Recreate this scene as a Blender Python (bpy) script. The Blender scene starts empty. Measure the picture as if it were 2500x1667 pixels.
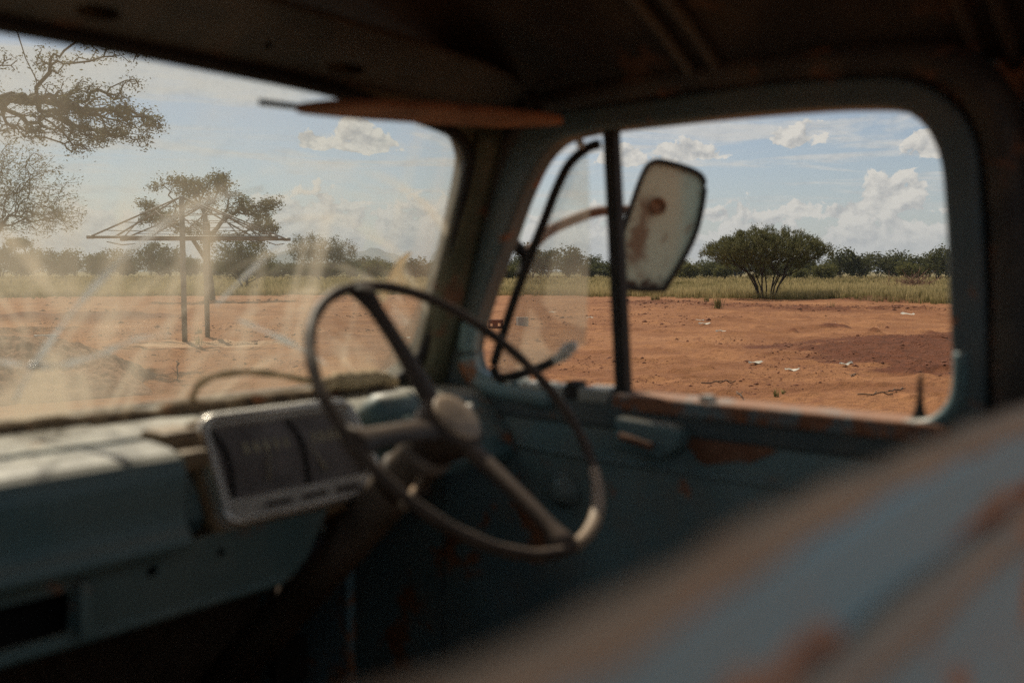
import bpy, bmesh, math, random
import numpy as np
from mathutils import Matrix, Vector

SC = bpy.context.scene
COL = SC.collection
R = math.radians
rng = np.random.default_rng(7)
random.seed(7)

# ------------------------------------------------------------------ camera
cam_d = bpy.data.cameras.new('camera')
cam_d.lens = 35.0
cam_d.sensor_width = 36.0
cam_d.clip_start = 0.01
cam_d.clip_end = 40000
cam_d.dof.use_dof = True
cam_d.dof.focus_distance = 55.0
cam_d.dof.aperture_fstop = 3.0
cam = bpy.data.objects.new('camera', cam_d)
COL.objects.link(cam)
cam.location = (0, 0, 1.65)
cam.rotation_euler = (R(90 - 4.03), 0, R(40 - 90))
SC.camera = cam

# ------------------------------------------------------------------ light, exposure
SUN_AZ, SUN_EL = 66.0, 47.0            # degrees, azimuth counted from +X towards +Y
sun_dir = Vector((math.cos(R(SUN_AZ)) * math.cos(R(SUN_EL)), math.sin(R(SUN_AZ)) * math.cos(R(SUN_EL)), math.sin(R(SUN_EL))))
sun_d = bpy.data.lights.new('sun', 'SUN')
sun_d.energy = 5.0
sun_d.angle = R(0.53)
sun_d.color = (1.0, 0.885, 0.72)
sun = bpy.data.objects.new('sun', sun_d)
COL.objects.link(sun)
sun.rotation_euler = (-sun_dir).to_track_quat('-Z', 'Y').to_euler()
sun.location = (0, 0, 30)
vs = SC.view_settings
vs.view_transform = 'Standard'
vs.look = 'None'
vs.exposure = -0.1
vs.gamma = 1.0
SC.cycles.use_denoising = False
SC.cycles.max_bounces = 8
SC.cycles.transparent_max_bounces = 24
SC.cycles.sample_clamp_indirect = 4.0
SC.cycles.sample_clamp_direct = 16.0
SC.cycles.caustics_reflective = False
SC.cycles.caustics_refractive = False


class NT:
    """small helper for node trees"""
    def __init__(self, tree):
        self.t = tree
        self.n = tree.nodes
        self.l = tree.links
        self.n.clear()

    def add(self, typ, **kw):
        n = self.n.new(typ)
        for k, v in kw.items():
            setattr(n, k, v)
        return n

    def put(self, sock, v):
        if isinstance(v, bpy.types.NodeSocket):
            self.l.new(v, sock)
        elif isinstance(v, (int, float)):
            try:
                sock.default_value = v
            except TypeError:
                sock.default_value = (v, v, v)
        else:
            v = tuple(v)
            if len(sock.default_value) == 4 and len(v) == 3:
                v = v + (1,)
            sock.default_value = v

    def m(self, op, a, b=0.0, c=0.0, clamp=False):
        n = self.add('ShaderNodeMath', operation=op, use_clamp=clamp)
        self.put(n.inputs[0], a)
        self.put(n.inputs[1], b)
        self.put(n.inputs[2], c)
        return n.outputs[0]

    def v(self, op, a, b=(0, 0, 0)):
        n = self.add('ShaderNodeVectorMath', operation=op)
        self.put(n.inputs[0], a)
        self.put(n.inputs[1], b)
        return n.outputs[0]

    def mix(self, f, a, b, blend='MIX'):
        n = self.add('ShaderNodeMix', data_type='RGBA', blend_type=blend)
        self.put(n.inputs[0], f)
        self.put(n.inputs[6], a)
        self.put(n.inputs[7], b)
        return n.outputs[2]

    def noise(self, vec, scale, detail=4.0, rough=0.55, dist=0.0):
        n = self.add('ShaderNodeTexNoise')
        if vec is not None:
            self.put(n.inputs['Vector'], vec)
        n.inputs['Scale'].default_value = scale
        n.inputs['Detail'].default_value = detail
        n.inputs['Roughness'].default_value = rough
        n.inputs['Distortion'].default_value = dist
        return n.outputs['Fac']

    def smooth(self, x, a, b, lo=0.0, hi=1.0):
        n = self.add('ShaderNodeMapRange', interpolation_type='SMOOTHSTEP')
        self.put(n.inputs[0], x)
        self.put(n.inputs[1], a)
        self.put(n.inputs[2], b)
        self.put(n.inputs[3], lo)
        self.put(n.inputs[4], hi)
        return n.outputs[0]

    def xyz(self, vec):
        n = self.add('ShaderNodeSeparateXYZ')
        self.put(n.inputs[0], vec)
        return n.outputs

    def comb(self, x, y, z):
        n = self.add('ShaderNodeCombineXYZ')
        for s, q in zip(n.inputs, (x, y, z)):
            self.put(s, q)
        return n.outputs[0]


# ------------------------------------------------------------------ sky with fair-weather clouds
world = bpy.data.worlds.new('World')
SC.world = world
world.use_nodes = True
w = NT(world.node_tree)
sky = w.add('ShaderNodeTexSky', sky_type='NISHITA')
sky.sun_disc = False
sky.sun_elevation = R(SUN_EL)
sky.sun_rotation = R(90 - SUN_AZ)
sky.altitude = 1200
sky.air_density = 1.0
sky.dust_density = 2.2
sky.ozone_density = 1.0
bg_sky = w.add('ShaderNodeBackground')
w.l.new(w.mix(0.17, sky.outputs[0], (4.3, 4.3, 4.1)), bg_sky.inputs[0])
bg_sky.inputs[1].default_value = 0.085
tc = w.add('ShaderNodeTexCoord')
dx, dy, dz = w.xyz(tc.outputs['Generated'])
hh = w.m('SQRT', w.m('ADD', w.m('MULTIPLY', dx, dx), w.m('MULTIPLY', dy, dy)))
hh = w.m('MAXIMUM', hh, 0.001)
el = w.m('ARCTAN2', dz, hh)
eld = w.m('MULTIPLY', el, 57.2958)
azd = w.m('MULTIPLY', w.m('ARCTAN2', dy, dx), 57.2958)
P = w.comb(w.m('DIVIDE', dx, hh), w.m('DIVIDE', dy, hh), w.m('MULTIPLY', el, 1.35))
n1 = w.noise(P, 30, 5, 0.6)
n1b = w.noise(w.v('ADD', P, (-0.003, 0.005, 0.012)), 30, 5, 0.6)
nlow = w.noise(P, 7, 2, 0.5)
def billow(vec):
    a_ = w.m('ABSOLUTE', w.m('SUBTRACT', w.noise(vec, 34, 0, 0.5), 0.5))
    b_ = w.m('ABSOLUTE', w.m('SUBTRACT', w.noise(vec, 81, 0, 0.5), 0.5))
    c_ = w.m('ABSOLUTE', w.m('SUBTRACT', w.noise(vec, 190, 0, 0.5), 0.5))
    return w.m('ADD', w.m('ADD', w.m('MULTIPLY', a_, -2.0), w.m('MULTIPLY', b_, -1.0)), w.m('MULTIPLY', c_, -0.5))
b1 = billow(P)
b1b = billow(w.v('ADD', P, (-0.002, 0.004, 0.007)))
fld = None
# single cumulus: azimuth, elevation of the base, half width, height, depth below the base line (degrees)
for a0, e0, wa, wu, wd in [(48.5, 6.9, 1.9, 1.5, 0.35), (50.8, 7.0, 1.5, .8, .3), (19.3, 3.4, 1.9, 1.9, 0.35), (17.6, 6.3, 1.2, 1.1, .4),
                           (23.9, 3.3, 1.5, .8, .3), (21.6, 3.1, 1.5, .6, .3), (30.2, 6.4, 2.3, .9, .3), (33.6, 6.2, 1.6, .9, .3),
                           (24.0, 7.1, 1.5, 1.1, .4), (51.4, 1.8, 4.0, 2.6, 1.0), (44.6, 2.2, 3.6, 2.1, 1.0), (28.6, 3.0, 1.1, .6, .3),
                           (19.2, 0.9, 5.0, 0.9, .6), (27.5, 1.0, 4.2, 1.5, .8), (62.5, 1.6, 4.0, 2.0, 1.0), (36.0, 1.6, 5.0, 2.0, 1.0),
                           (-20, 5, 5, 3, .8), (110, 6, 5, 3, .8), (150, 4, 6, 3, 1), (-70, 6, 6, 3, 1), (-120, 4, 6, 3, 1), (85, 5, 5, 2.5, .7), (2, 4, 4, 2.5, .7)]:
    da = w.m('DIVIDE', w.m('SUBTRACT', azd, a0), wa)
    de = w.m('SUBTRACT', eld, e0)
    de = w.m('MAXIMUM', w.m('DIVIDE', de, wu), w.m('DIVIDE', de, -wd))
    b = w.m('SUBTRACT', 1.0, w.m('ADD', w.m('MULTIPLY', da, da), w.m('MULTIPLY', de, de)))
    fld = b if fld is None else w.m('MAXIMUM', fld, b)
lowb = w.m('SUBTRACT', w.m('MULTIPLY', w.m('SUBTRACT', nlow, 0.36), 3.2), w.m('POWER', w.m('DIVIDE', w.m('ABSOLUTE', w.m('SUBTRACT', eld, 1.0)), 2.4), 2.0))
fld = w.m('MAXIMUM', w.m('MAXIMUM', fld, -1.2), lowb)
cum = w.m('ADD', w.m('ADD', fld, w.m('MULTIPLY', w.m('SUBTRACT', n1, 0.5), 3.0)), w.m('MULTIPLY', w.m('ADD', b1, 0.42), 1.5))
dens = w.smooth(cum, 0.0, 0.34)
# thin streaked layer higher up
zc = w.m('MAXIMUM', dz, 0.04)
Q = w.comb(w.m('DIVIDE', dx, zc), w.m('DIVIDE', dy, zc), 0.0)
st = w.noise(w.v('MULTIPLY', Q, (1.0, 1.15, 1.0)), 0.55, 6, 0.62, 0.8)
st2 = w.noise(Q, 0.16, 3, 0.5)
stk = w.m('MULTIPLY', w.smooth(w.m('ADD', st, w.m('MULTIPLY', w.m('SUBTRACT', st2, 0.5), 0.9)), 0.43, 0.64), w.smooth(eld, 2.0, 5.5))
stk = w.m('MULTIPLY', stk, 0.80)
relief = w.m('ADD', w.m('MULTIPLY', w.m('SUBTRACT', n1, n1b), 2.6), w.m('MULTIPLY', w.m('SUBTRACT', b1, b1b), 1.3))
tone = w.m('ADD', 0.72, relief)
tone = w.m('SUBTRACT', tone, w.m('MULTIPLY', w.smooth(cum, 0.5, 2.2), 0.30), clamp=True)
ccol = w.mix(tone, (0.44, 0.435, 0.425), (0.80, 0.75, 0.665))
ccol = w.mix(w.m('MULTIPLY', w.m('SUBTRACT', 1.0, dens), stk), ccol, (0.66, 0.64, 0.60))
bg_cl = w.add('ShaderNodeBackground')
w.l.new(ccol, bg_cl.inputs[0])
bg_cl.inputs[1].default_value = 1.0
msh = w.add('ShaderNodeMixShader')
w.l.new(w.m('MAXIMUM', w.m('MULTIPLY', dens, 0.94), stk), msh.inputs[0])
w.l.new(bg_sky.outputs[0], msh.inputs[1])
w.l.new(bg_cl.outputs[0], msh.inputs[2])
wo = w.add('ShaderNodeOutputWorld')
w.l.new(msh.outputs[0], wo.inputs[0])

# ------------------------------------------------------------------ object helpers
def me_from(name, verts, faces, smooth=False):
    me = bpy.data.meshes.new(name)
    me.from_pydata([tuple(v) for v in verts], [], [tuple(f) for f in faces])
    if smooth:
        me.polygons.foreach_set('use_smooth', [True] * len(me.polygons))
    me.update()
    return me


def me_fast(name, co, faces, smooth=False):
    """numpy arrays: co (n,3); faces (m,k) with equal k"""
    me = bpy.data.meshes.new(name)
    k = faces.shape[1]
    me.vertices.add(len(co))
    me.vertices.foreach_set('co', np.ascontiguousarray(co, dtype=np.float32).ravel())
    me.loops.add(faces.size)
    me.loops.foreach_set('vertex_index', np.ascontiguousarray(faces, dtype=np.int32).ravel())
    me.polygons.add(len(faces))
    me.polygons.foreach_set('loop_start', np.arange(0, faces.size, k, dtype=np.int32))
    if smooth:
        me.polygons.foreach_set('use_smooth', np.ones(len(faces), dtype=bool))
    me.update(calc_edges=True)
    return me


def fattr(me, name, vals):
    a = me.attributes.new(name, 'FLOAT', 'POINT')
    a.data.foreach_set('value', np.ascontiguousarray(vals, dtype=np.float32))


def link(name, me, mat, parent=None, loc=None, rot=None):
    o = bpy.data.objects.new(name, me)
    COL.objects.link(o)
    if mat is not None and me is not None and not me.materials:
        me.materials.append(mat)
    if parent is not None:
        o.parent = parent
        if parent.type == 'EMPTY' and loc is None:
            o.matrix_parent_inverse = Matrix.LocRotScale(parent.location, parent.rotation_euler, None).inverted()
    if loc is not None:
        o.location = loc
    if rot is not None:
        o.rotation_euler = rot
    return o


def tag(o, label, cat, group=None, kind=None):
    o['label'] = label
    o['category'] = cat
    if group:
        o['group'] = group
    if kind:
        o['kind'] = kind
    return o


def empty(name, loc, rz=0.0):
    o = bpy.data.objects.new(name, None)
    o.empty_display_size = 0.2
    COL.objects.link(o)
    o.location = loc
    o.rotation_euler = (0, 0, rz)
    return o


def rounded(pts, rad, n=6):
    """round the corners of a closed 2D polygon; rad number or list"""
    out = []
    L = len(pts)
    for i in range(L):
        p0, p1, p2 = Vector(pts[i - 1]), Vector(pts[i]), Vector(pts[(i + 1) % L])
        r = rad[i] if isinstance(rad, (list, tuple)) else rad
        a, b = (p0 - p1), (p2 - p1)
        r = min(r, a.length * 0.49, b.length * 0.49)
        if r <= 1e-5:
            out.append(tuple(p1))
            continue
        q0, q2 = p1 + a.normalized() * r, p1 + b.normalized() * r
        for k in range(n + 1):
            t = k / n
            q = q0 * (1 - t) ** 2 + p1 * 2 * t * (1 - t) + q2 * t * t
            out.append(tuple(q))
    return out


def ellipse(cx, cy, a, b, n=20):
    return [(cx + a * math.cos(2 * math.pi * k / n), cy + b * math.sin(2 * math.pi * k / n)) for k in range(n)]


def plate_mesh(loops, thick, M, bevel=0.0):
    """flat plate with holes (first loop the outline), centred on the plane of M"""
    cu = bpy.data.curves.new('tmp', 'CURVE')
    cu.dimensions = '2D'
    cu.fill_mode = 'BOTH'
    cu.extrude = max(thick / 2 - bevel, 0.0001)
    cu.bevel_depth = bevel
    cu.bevel_resolution = 2
    cu.offset = -bevel
    for lp in loops:
        s = cu.splines.new('POLY')
        s.points.add(len(lp) - 1)
        for p, q in zip(s.points, lp):
            p.co = (q[0], q[1], 0, 1)
        s.use_cyclic_u = True
    ob = bpy.data.objects.new('tmp', cu)
    COL.objects.link(ob)
    dg = bpy.context.evaluated_depsgraph_get()
    me = bpy.data.meshes.new_from_object(ob.evaluated_get(dg))
    bpy.data.objects.remove(ob)
    bpy.data.curves.remove(cu)
    me.transform(M)
    me.materials.clear()
    for p in me.polygons:
        p.use_smooth = False
    me.update()
    return me


def frame(o, ex, ey):
    ex, ey = Vector(ex).normalized(), Vector(ey).normalized()
    ez = ex.cross(ey)
    return Matrix(((ex.x, ey.x, ez.x, o[0]), (ex.y, ey.y, ez.y, o[1]), (ex.z, ey.z, ez.z, o[2]), (0, 0, 0, 1)))


def catmull(pts, n=6, closed=False):
    P_ = [Vector(p) for p in pts]
    L = len(P_)
    out = []
    for i in range(L if closed else L - 1):
        g = (lambda k: P_[k % L]) if closed else (lambda k: P_[min(max(k, 0), L - 1)])
        a, b, c, d = g(i - 1), g(i), g(i + 1), g(i + 2)
        for k in range(n):
            t = k / n
            out.append(0.5 * ((2 * b) + (c - a) * t + (2 * a - 5 * b + 4 * c - d) * t * t + (3 * b - a - 3 * c + d) * t ** 3))
    if not closed:
        out.append(P_[-1])
    return out


def tube(pts, rad, segs=10, closed=False, flat=1.0, up=(0, 0, 1)):
    """tube along points; rad number or list; flat squashes along the up axis"""
    P_ = [Vector(p) for p in pts]
    L = len(P_)
    V, F = [], []
    upv = Vector(up)
    for i in range(L):
        if closed:
            t = P_[(i + 1) % L] - P_[i - 1]
        else:
            t = P_[min(i + 1, L - 1)] - P_[max(i - 1, 0)]
        t.normalize()
        a = t.cross(upv)
        if a.length < 1e-3:
            a = t.cross(Vector((1, 0, 0)))
        a.normalize()
        b = a.cross(t)
        r = rad[i] if isinstance(rad, (list, tuple)) else rad
        for k in range(segs):
            q = 2 * math.pi * k / segs
            V.append(P_[i] + a * (r * math.cos(q)) + b * (r * flat * math.sin(q)))
    for i in range(L if closed else L - 1):
        j = (i + 1) % L
        for k in range(segs):
            k2 = (k + 1) % segs
            F.append((i * segs + k, i * segs + k2, j * segs + k2, j * segs + k))
    if not closed:
        F.append(tuple(range(segs - 1, -1, -1)))
        F.append(tuple((L - 1) * segs + k for k in range(segs)))
    me = me_from('tube', V, F, True)
    return me


def box_mesh(x0, x1, y0, y1, z0, z1, bev=0.0, seg=2):
    bm = bmesh.new()
    bmesh.ops.create_cube(bm, size=1)
    for v in bm.verts:
        v.co = Vector(((x0 + x1) / 2 + v.co.x * (x1 - x0), (y0 + y1) / 2 + v.co.y * (y1 - y0), (z0 + z1) / 2 + v.co.z * (z1 - z0)))
    if bev:
        bmesh.ops.bevel(bm, geom=bm.edges[:], offset=bev, segments=seg, affect='EDGES', profile=0.7)
    me = bpy.data.meshes.new('box')
    bm.to_mesh(me)
    bm.free()
    return me


def extrude_profile(prof, x0, x1, bevel=0.003):
    """closed profile of (y, z) points extruded along X"""
    M = frame(((x0 + x1) / 2, 0, 0), (0, 1, 0), (0, 0, 1))
    return plate_mesh([prof], x1 - x0, M, bevel)


def lathe(prof, M, segs=28, smooth=True):
    V, F = [], []
    for (r, z) in prof:
        for k in range(segs):
            a = 2 * math.pi * k / segs
            V.append(M @ Vector((r * math.cos(a), r * math.sin(a), z)))
    n = len(prof)
    for i in range(n - 1):
        for k in range(segs):
            k2 = (k + 1) % segs
            F.append((i * segs + k, i * segs + k2, (i + 1) * segs + k2, (i + 1) * segs + k))
    F.append(tuple(range(segs - 1, -1, -1)))
    F.append(tuple((n - 1) * segs + k for k in range(segs)))
    return me_from('lathe', V, F, smooth)


def grid_mesh(fn, nu, nv, smooth=True):
    V = [fn(i / nu, j / nv) for i in range(nu + 1) for j in range(nv + 1)]
    F = [(i * (nv + 1) + j, (i + 1) * (nv + 1) + j, (i + 1) * (nv + 1) + j + 1, i * (nv + 1) + j + 1) for i in range(nu) for j in range(nv)]
    return me_from('grid', V, F, smooth)


# ------------------------------------------------------------------ materials
def new_mat(name):
    m_ = bpy.data.materials.new(name)
    m_.use_nodes = True
    t = NT(m_.node_tree)
    out = t.add('ShaderNodeOutputMaterial')
    return m_, t, out


def principled(t, out, col, rough=0.6, metal=0.0, bump=None, spec=0.4):
    b = t.add('ShaderNodeBsdfPrincipled')
    t.put(b.inputs['Base Color'], col)
    t.put(b.inputs['Roughness'], rough)
    t.put(b.inputs['Metallic'], metal)
    b.inputs['Specular IOR Level'].default_value = spec
    if bump is not None:
        bn = t.add('ShaderNodeBump')
        bn.inputs['Strength'].default_value = bump[1]
        bn.inputs['Distance'].default_value = bump[2]
        t.put(bn.inputs['Height'], bump[0])
        t.l.new(bn.outputs[0], b.inputs['Normal'])
    t.l.new(b.outputs[0], out.inputs[0])
    return b


def objco(t):
    return t.add('ShaderNodeTexCoord').outputs['Object']


def painted(name, paint, rust_amt=0.5, dust=0.25, dust_and_sun=0.0, scale=9.0, rough=0.5, rust=(0.20, 0.075, 0.032), paint2=None, dustcol=(0.36, 0.25, 0.16)):
    m_, t, out = new_mat(name)
    co = objco(t)
    n = t.noise(co, scale, 6, 0.62, 0.3)
    f = t.noise(co, scale * 7, 4, 0.6)
    big = t.noise(co, scale * 0.35, 3, 0.5)
    rm = t.smooth(t.m('ADD', n, t.m('MULTIPLY', t.m('SUBTRACT', f, 0.5), 0.25)), 0.66 - 0.28 * rust_amt, 0.72 - 0.22 * rust_amt)
    p = t.mix(t.smooth(big, 0.4, 0.65), paint, paint2 or tuple(c * 0.72 for c in paint))
    rc = t.mix(t.smooth(f, 0.35, 0.65), rust, tuple(c * 1.9 for c in rust))
    c = t.mix(rm, p, rc)
    dn = t.noise(co, scale * 1.7, 5, 0.6)
    c = t.mix(t.m('MULTIPLY', t.smooth(dn, 0.35, 0.7), dust), c, dustcol)
    if dust_and_sun:
        # dust on whatever faces up, paled further for the sun falling there
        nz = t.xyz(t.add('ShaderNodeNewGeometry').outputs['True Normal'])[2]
        c = t.mix(t.m('MULTIPLY', t.smooth(nz, 0.5, 0.95), t.smooth(dn, 0.1, 0.55, dust_and_sun * 0.7, dust_and_sun)), c, dustcol)
    r = t.m('ADD', rough, t.m('MULTIPLY', rm, 0.35), clamp=True)
    principled(t, out, c, r, 0.0, (t.m('ADD', t.m('MULTIPLY', rm, -0.4), t.m('MULTIPLY', f, 0.35)), 0.35, 0.004))
    return m_


def plain(name, col, rough=0.6, metal=0.0, var=0.25, scale=20.0, bump=0.15, spec=0.4):
    m_, t, out = new_mat(name)
    co = objco(t)
    n = t.noise(co, scale, 5, 0.6)
    c = t.mix(t.smooth(n, 0.3, 0.7), tuple(k * (1 - var) for k in col), tuple(min(k * (1 + var), 1) for k in col))
    principled(t, out, c, rough, metal, (n, bump, 0.004), spec)
    return m_


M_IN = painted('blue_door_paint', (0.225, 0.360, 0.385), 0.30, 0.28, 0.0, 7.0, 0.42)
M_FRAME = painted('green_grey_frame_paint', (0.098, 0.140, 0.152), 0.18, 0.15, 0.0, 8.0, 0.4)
M_PILLAR = painted('olive_pillar_paint', (0.12, 0.125, 0.08), 0.30, 0.15, 0.0, 9.0, 0.35, rust=(0.12, 0.055, 0.03))
M_HEAD = painted('grey_header_paint', (0.078, 0.075, 0.069), 0.2, 0.15, 0.0, 7.0, 0.6, rust=(0.085, 0.050, 0.036))
M_ROOF = painted('brown_headliner_paint', (0.023, 0.021, 0.020), 0.25, 0.10, 0.0, 5.0, 0.7, rust=(0.060, 0.034, 0.024))
M_RAIL = painted('rusty_aperture_paint', (0.042, 0.037, 0.034), 0.5, 0.15, 0.0, 8.0, 0.6, rust=(0.11, 0.05, 0.03))
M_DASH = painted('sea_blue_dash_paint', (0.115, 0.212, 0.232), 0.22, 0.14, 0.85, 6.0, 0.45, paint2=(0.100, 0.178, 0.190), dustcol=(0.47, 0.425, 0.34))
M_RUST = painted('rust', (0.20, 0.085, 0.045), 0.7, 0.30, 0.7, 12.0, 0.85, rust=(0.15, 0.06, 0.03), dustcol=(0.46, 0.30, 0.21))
M_OUT = painted('sky_blue_body_paint', (0.165, 0.300, 0.370), 0.50, 0.12, 0.0, 6.5, 0.55, rust=(0.20, 0.092, 0.045), paint2=(0.18, 0.285, 0.325), dustcol=(0.26, 0.20, 0.15))
M_SWAGE = painted('rusting_swage', (0.22, 0.19, 0.16), 0.55, 0.3, 0.2, 6.0, 0.7, rust=(0.23, 0.10, 0.048), paint2=(0.14, 0.20, 0.22))
M_SILL = painted('chipped_sill_paint', (0.15, 0.23, 0.25), 0.95, 0.2, 0.45, 16.0, 0.75, rust=(0.17, 0.070, 0.036), dustcol=(0.46, 0.31, 0.22))  # upward faces paled for the sunlit top of the sill
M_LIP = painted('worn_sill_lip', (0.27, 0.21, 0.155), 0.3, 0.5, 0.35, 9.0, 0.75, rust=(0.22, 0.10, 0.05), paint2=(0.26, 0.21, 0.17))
M_PALE = painted('chalky_pale_paint', (0.50, 0.52, 0.47), 0.25, 0.2, 0.0, 20.0, 0.5)
M_BLACK = plain('black_rubber', (0.022, 0.019, 0.017), 0.7, var=0.3)
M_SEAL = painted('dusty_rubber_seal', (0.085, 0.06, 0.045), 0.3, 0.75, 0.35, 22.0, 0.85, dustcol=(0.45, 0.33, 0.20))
M_SCAB = plain('soft_rust_stain', (0.27, 0.13, 0.07), 0.9, var=0.45, scale=60)
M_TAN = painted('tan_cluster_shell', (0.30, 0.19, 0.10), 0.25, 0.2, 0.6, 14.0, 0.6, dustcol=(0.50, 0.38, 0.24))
M_FOAM = plain('dusty_foam', (0.52, 0.40, 0.25), 0.95, var=0.3, scale=60, bump=0.4)
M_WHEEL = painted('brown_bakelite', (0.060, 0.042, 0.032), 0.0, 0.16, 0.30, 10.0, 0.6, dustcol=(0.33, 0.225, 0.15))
M_WPALE = plain('pale_bakelite', (0.42, 0.305, 0.21), 0.5, var=0.25, scale=30)
M_CHROME = plain('dull_bright_metal', (0.74, 0.69, 0.62), 0.5, metal=0.15, var=0.15, scale=30, bump=0.03)
M_TRIM = plain('worn_chrome_trim', (0.72, 0.68, 0.62), 0.34, metal=0.9, var=0.12, scale=30, bump=0.03)
M_SILVER = plain('silver_bezel', (0.66, 0.62, 0.56), 0.5, metal=0.0, var=0.12, scale=30, bump=0.03)
M_COL = plain('worn_column_paint', (0.20, 0.155, 0.12), 0.5, var=0.3, scale=12)
M_DIAL = plain('faded_dial', (0.20, 0.172, 0.160), 0.6, var=0.25, scale=25)
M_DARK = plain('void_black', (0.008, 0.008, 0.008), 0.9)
M_STRIP = plain('silvered_legend_strip', (0.58, 0.54, 0.48), 0.55, metal=0.0, var=0.2, scale=40)
M_MARK = plain('yellowed_numerals', (0.55, 0.48, 0.32), 0.6)
M_VISOR = plain('brown_visor_board', (0.26, 0.115, 0.06), 0.8, var=0.3, scale=16)
M_SEAT = plain('bounce_vinyl', (0.17, 0.125, 0.09), 0.75)  # tan put in to bounce sunlight up into the cab
M_FLOOR = plain('bounce_floor_metal', (0.15, 0.105, 0.075), 0.85)  # paled likewise, as a bounce surface that fills the cab
M_STEEL = plain('grey_galvanised_pipe', (0.20, 0.195, 0.18), 0.55, metal=0.3, var=0.25, scale=6)
M_WIRE = plain('dark_wire', (0.08, 0.065, 0.055), 0.6)
M_CONC = plain('grey_concrete', (0.40, 0.37, 0.32), 0.9, var=0.15, scale=40)
M_BRICK = plain('red_brown_clay', (0.20, 0.085, 0.05), 0.9, var=0.2, scale=30)
M_LITTER = plain('bleached_scrap', (0.62, 0.58, 0.47), 0.8, var=0.15, scale=12)
M_TWIG = plain('dry_twig', (0.13, 0.085, 0.055), 0.9)
M_TYRE = plain('old_tyre', (0.02, 0.02, 0.02), 0.85)


def glass_mat(name, dust_fn, dustcol=(0.88, 0.78, 0.61)):
    m_, t, out = new_mat(name)
    mask = dust_fn(t)
    tr = t.add('ShaderNodeBsdfTransparent')
    tr.inputs[0].default_value = (0.96, 0.975, 0.965, 1)
    df = t.add('ShaderNodeBsdfDiffuse')
    df.inputs[0].default_value = dustcol + (1,)
    tl = t.add('ShaderNodeBsdfTranslucent')
    tl.inputs[0].default_value = dustcol + (1,)
    ms = t.add('ShaderNodeMixShader')
    ms.inputs[0].default_value = 0.6
    t.l.new(df.outputs[0], ms.inputs[1])
    t.l.new(tl.outputs[0], ms.inputs[2])
    m2 = t.add('ShaderNodeMixShader')
    t.put(m2.inputs[0], mask)
    t.l.new(tr.outputs[0], m2.inputs[1])
    t.l.new(ms.outputs[0], m2.inputs[2])
    gl = t.add('ShaderNodeBsdfGlossy')
    gl.inputs['Roughness'].default_value = 0.06
    fr = t.add('ShaderNodeFresnel')
    fr.inputs[0].default_value = 1.33
    m3 = t.add('ShaderNodeMixShader')
    t.l.new(t.m('MULTIPLY', fr.outputs[0], 0.6), m3.inputs[0])
    t.l.new(m2.outputs[0], m3.inputs[1])
    t.l.new(gl.outputs[0], m3.inputs[2])
    t.l.new(m3.outputs[0], out.inputs[0])
    return m_


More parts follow.
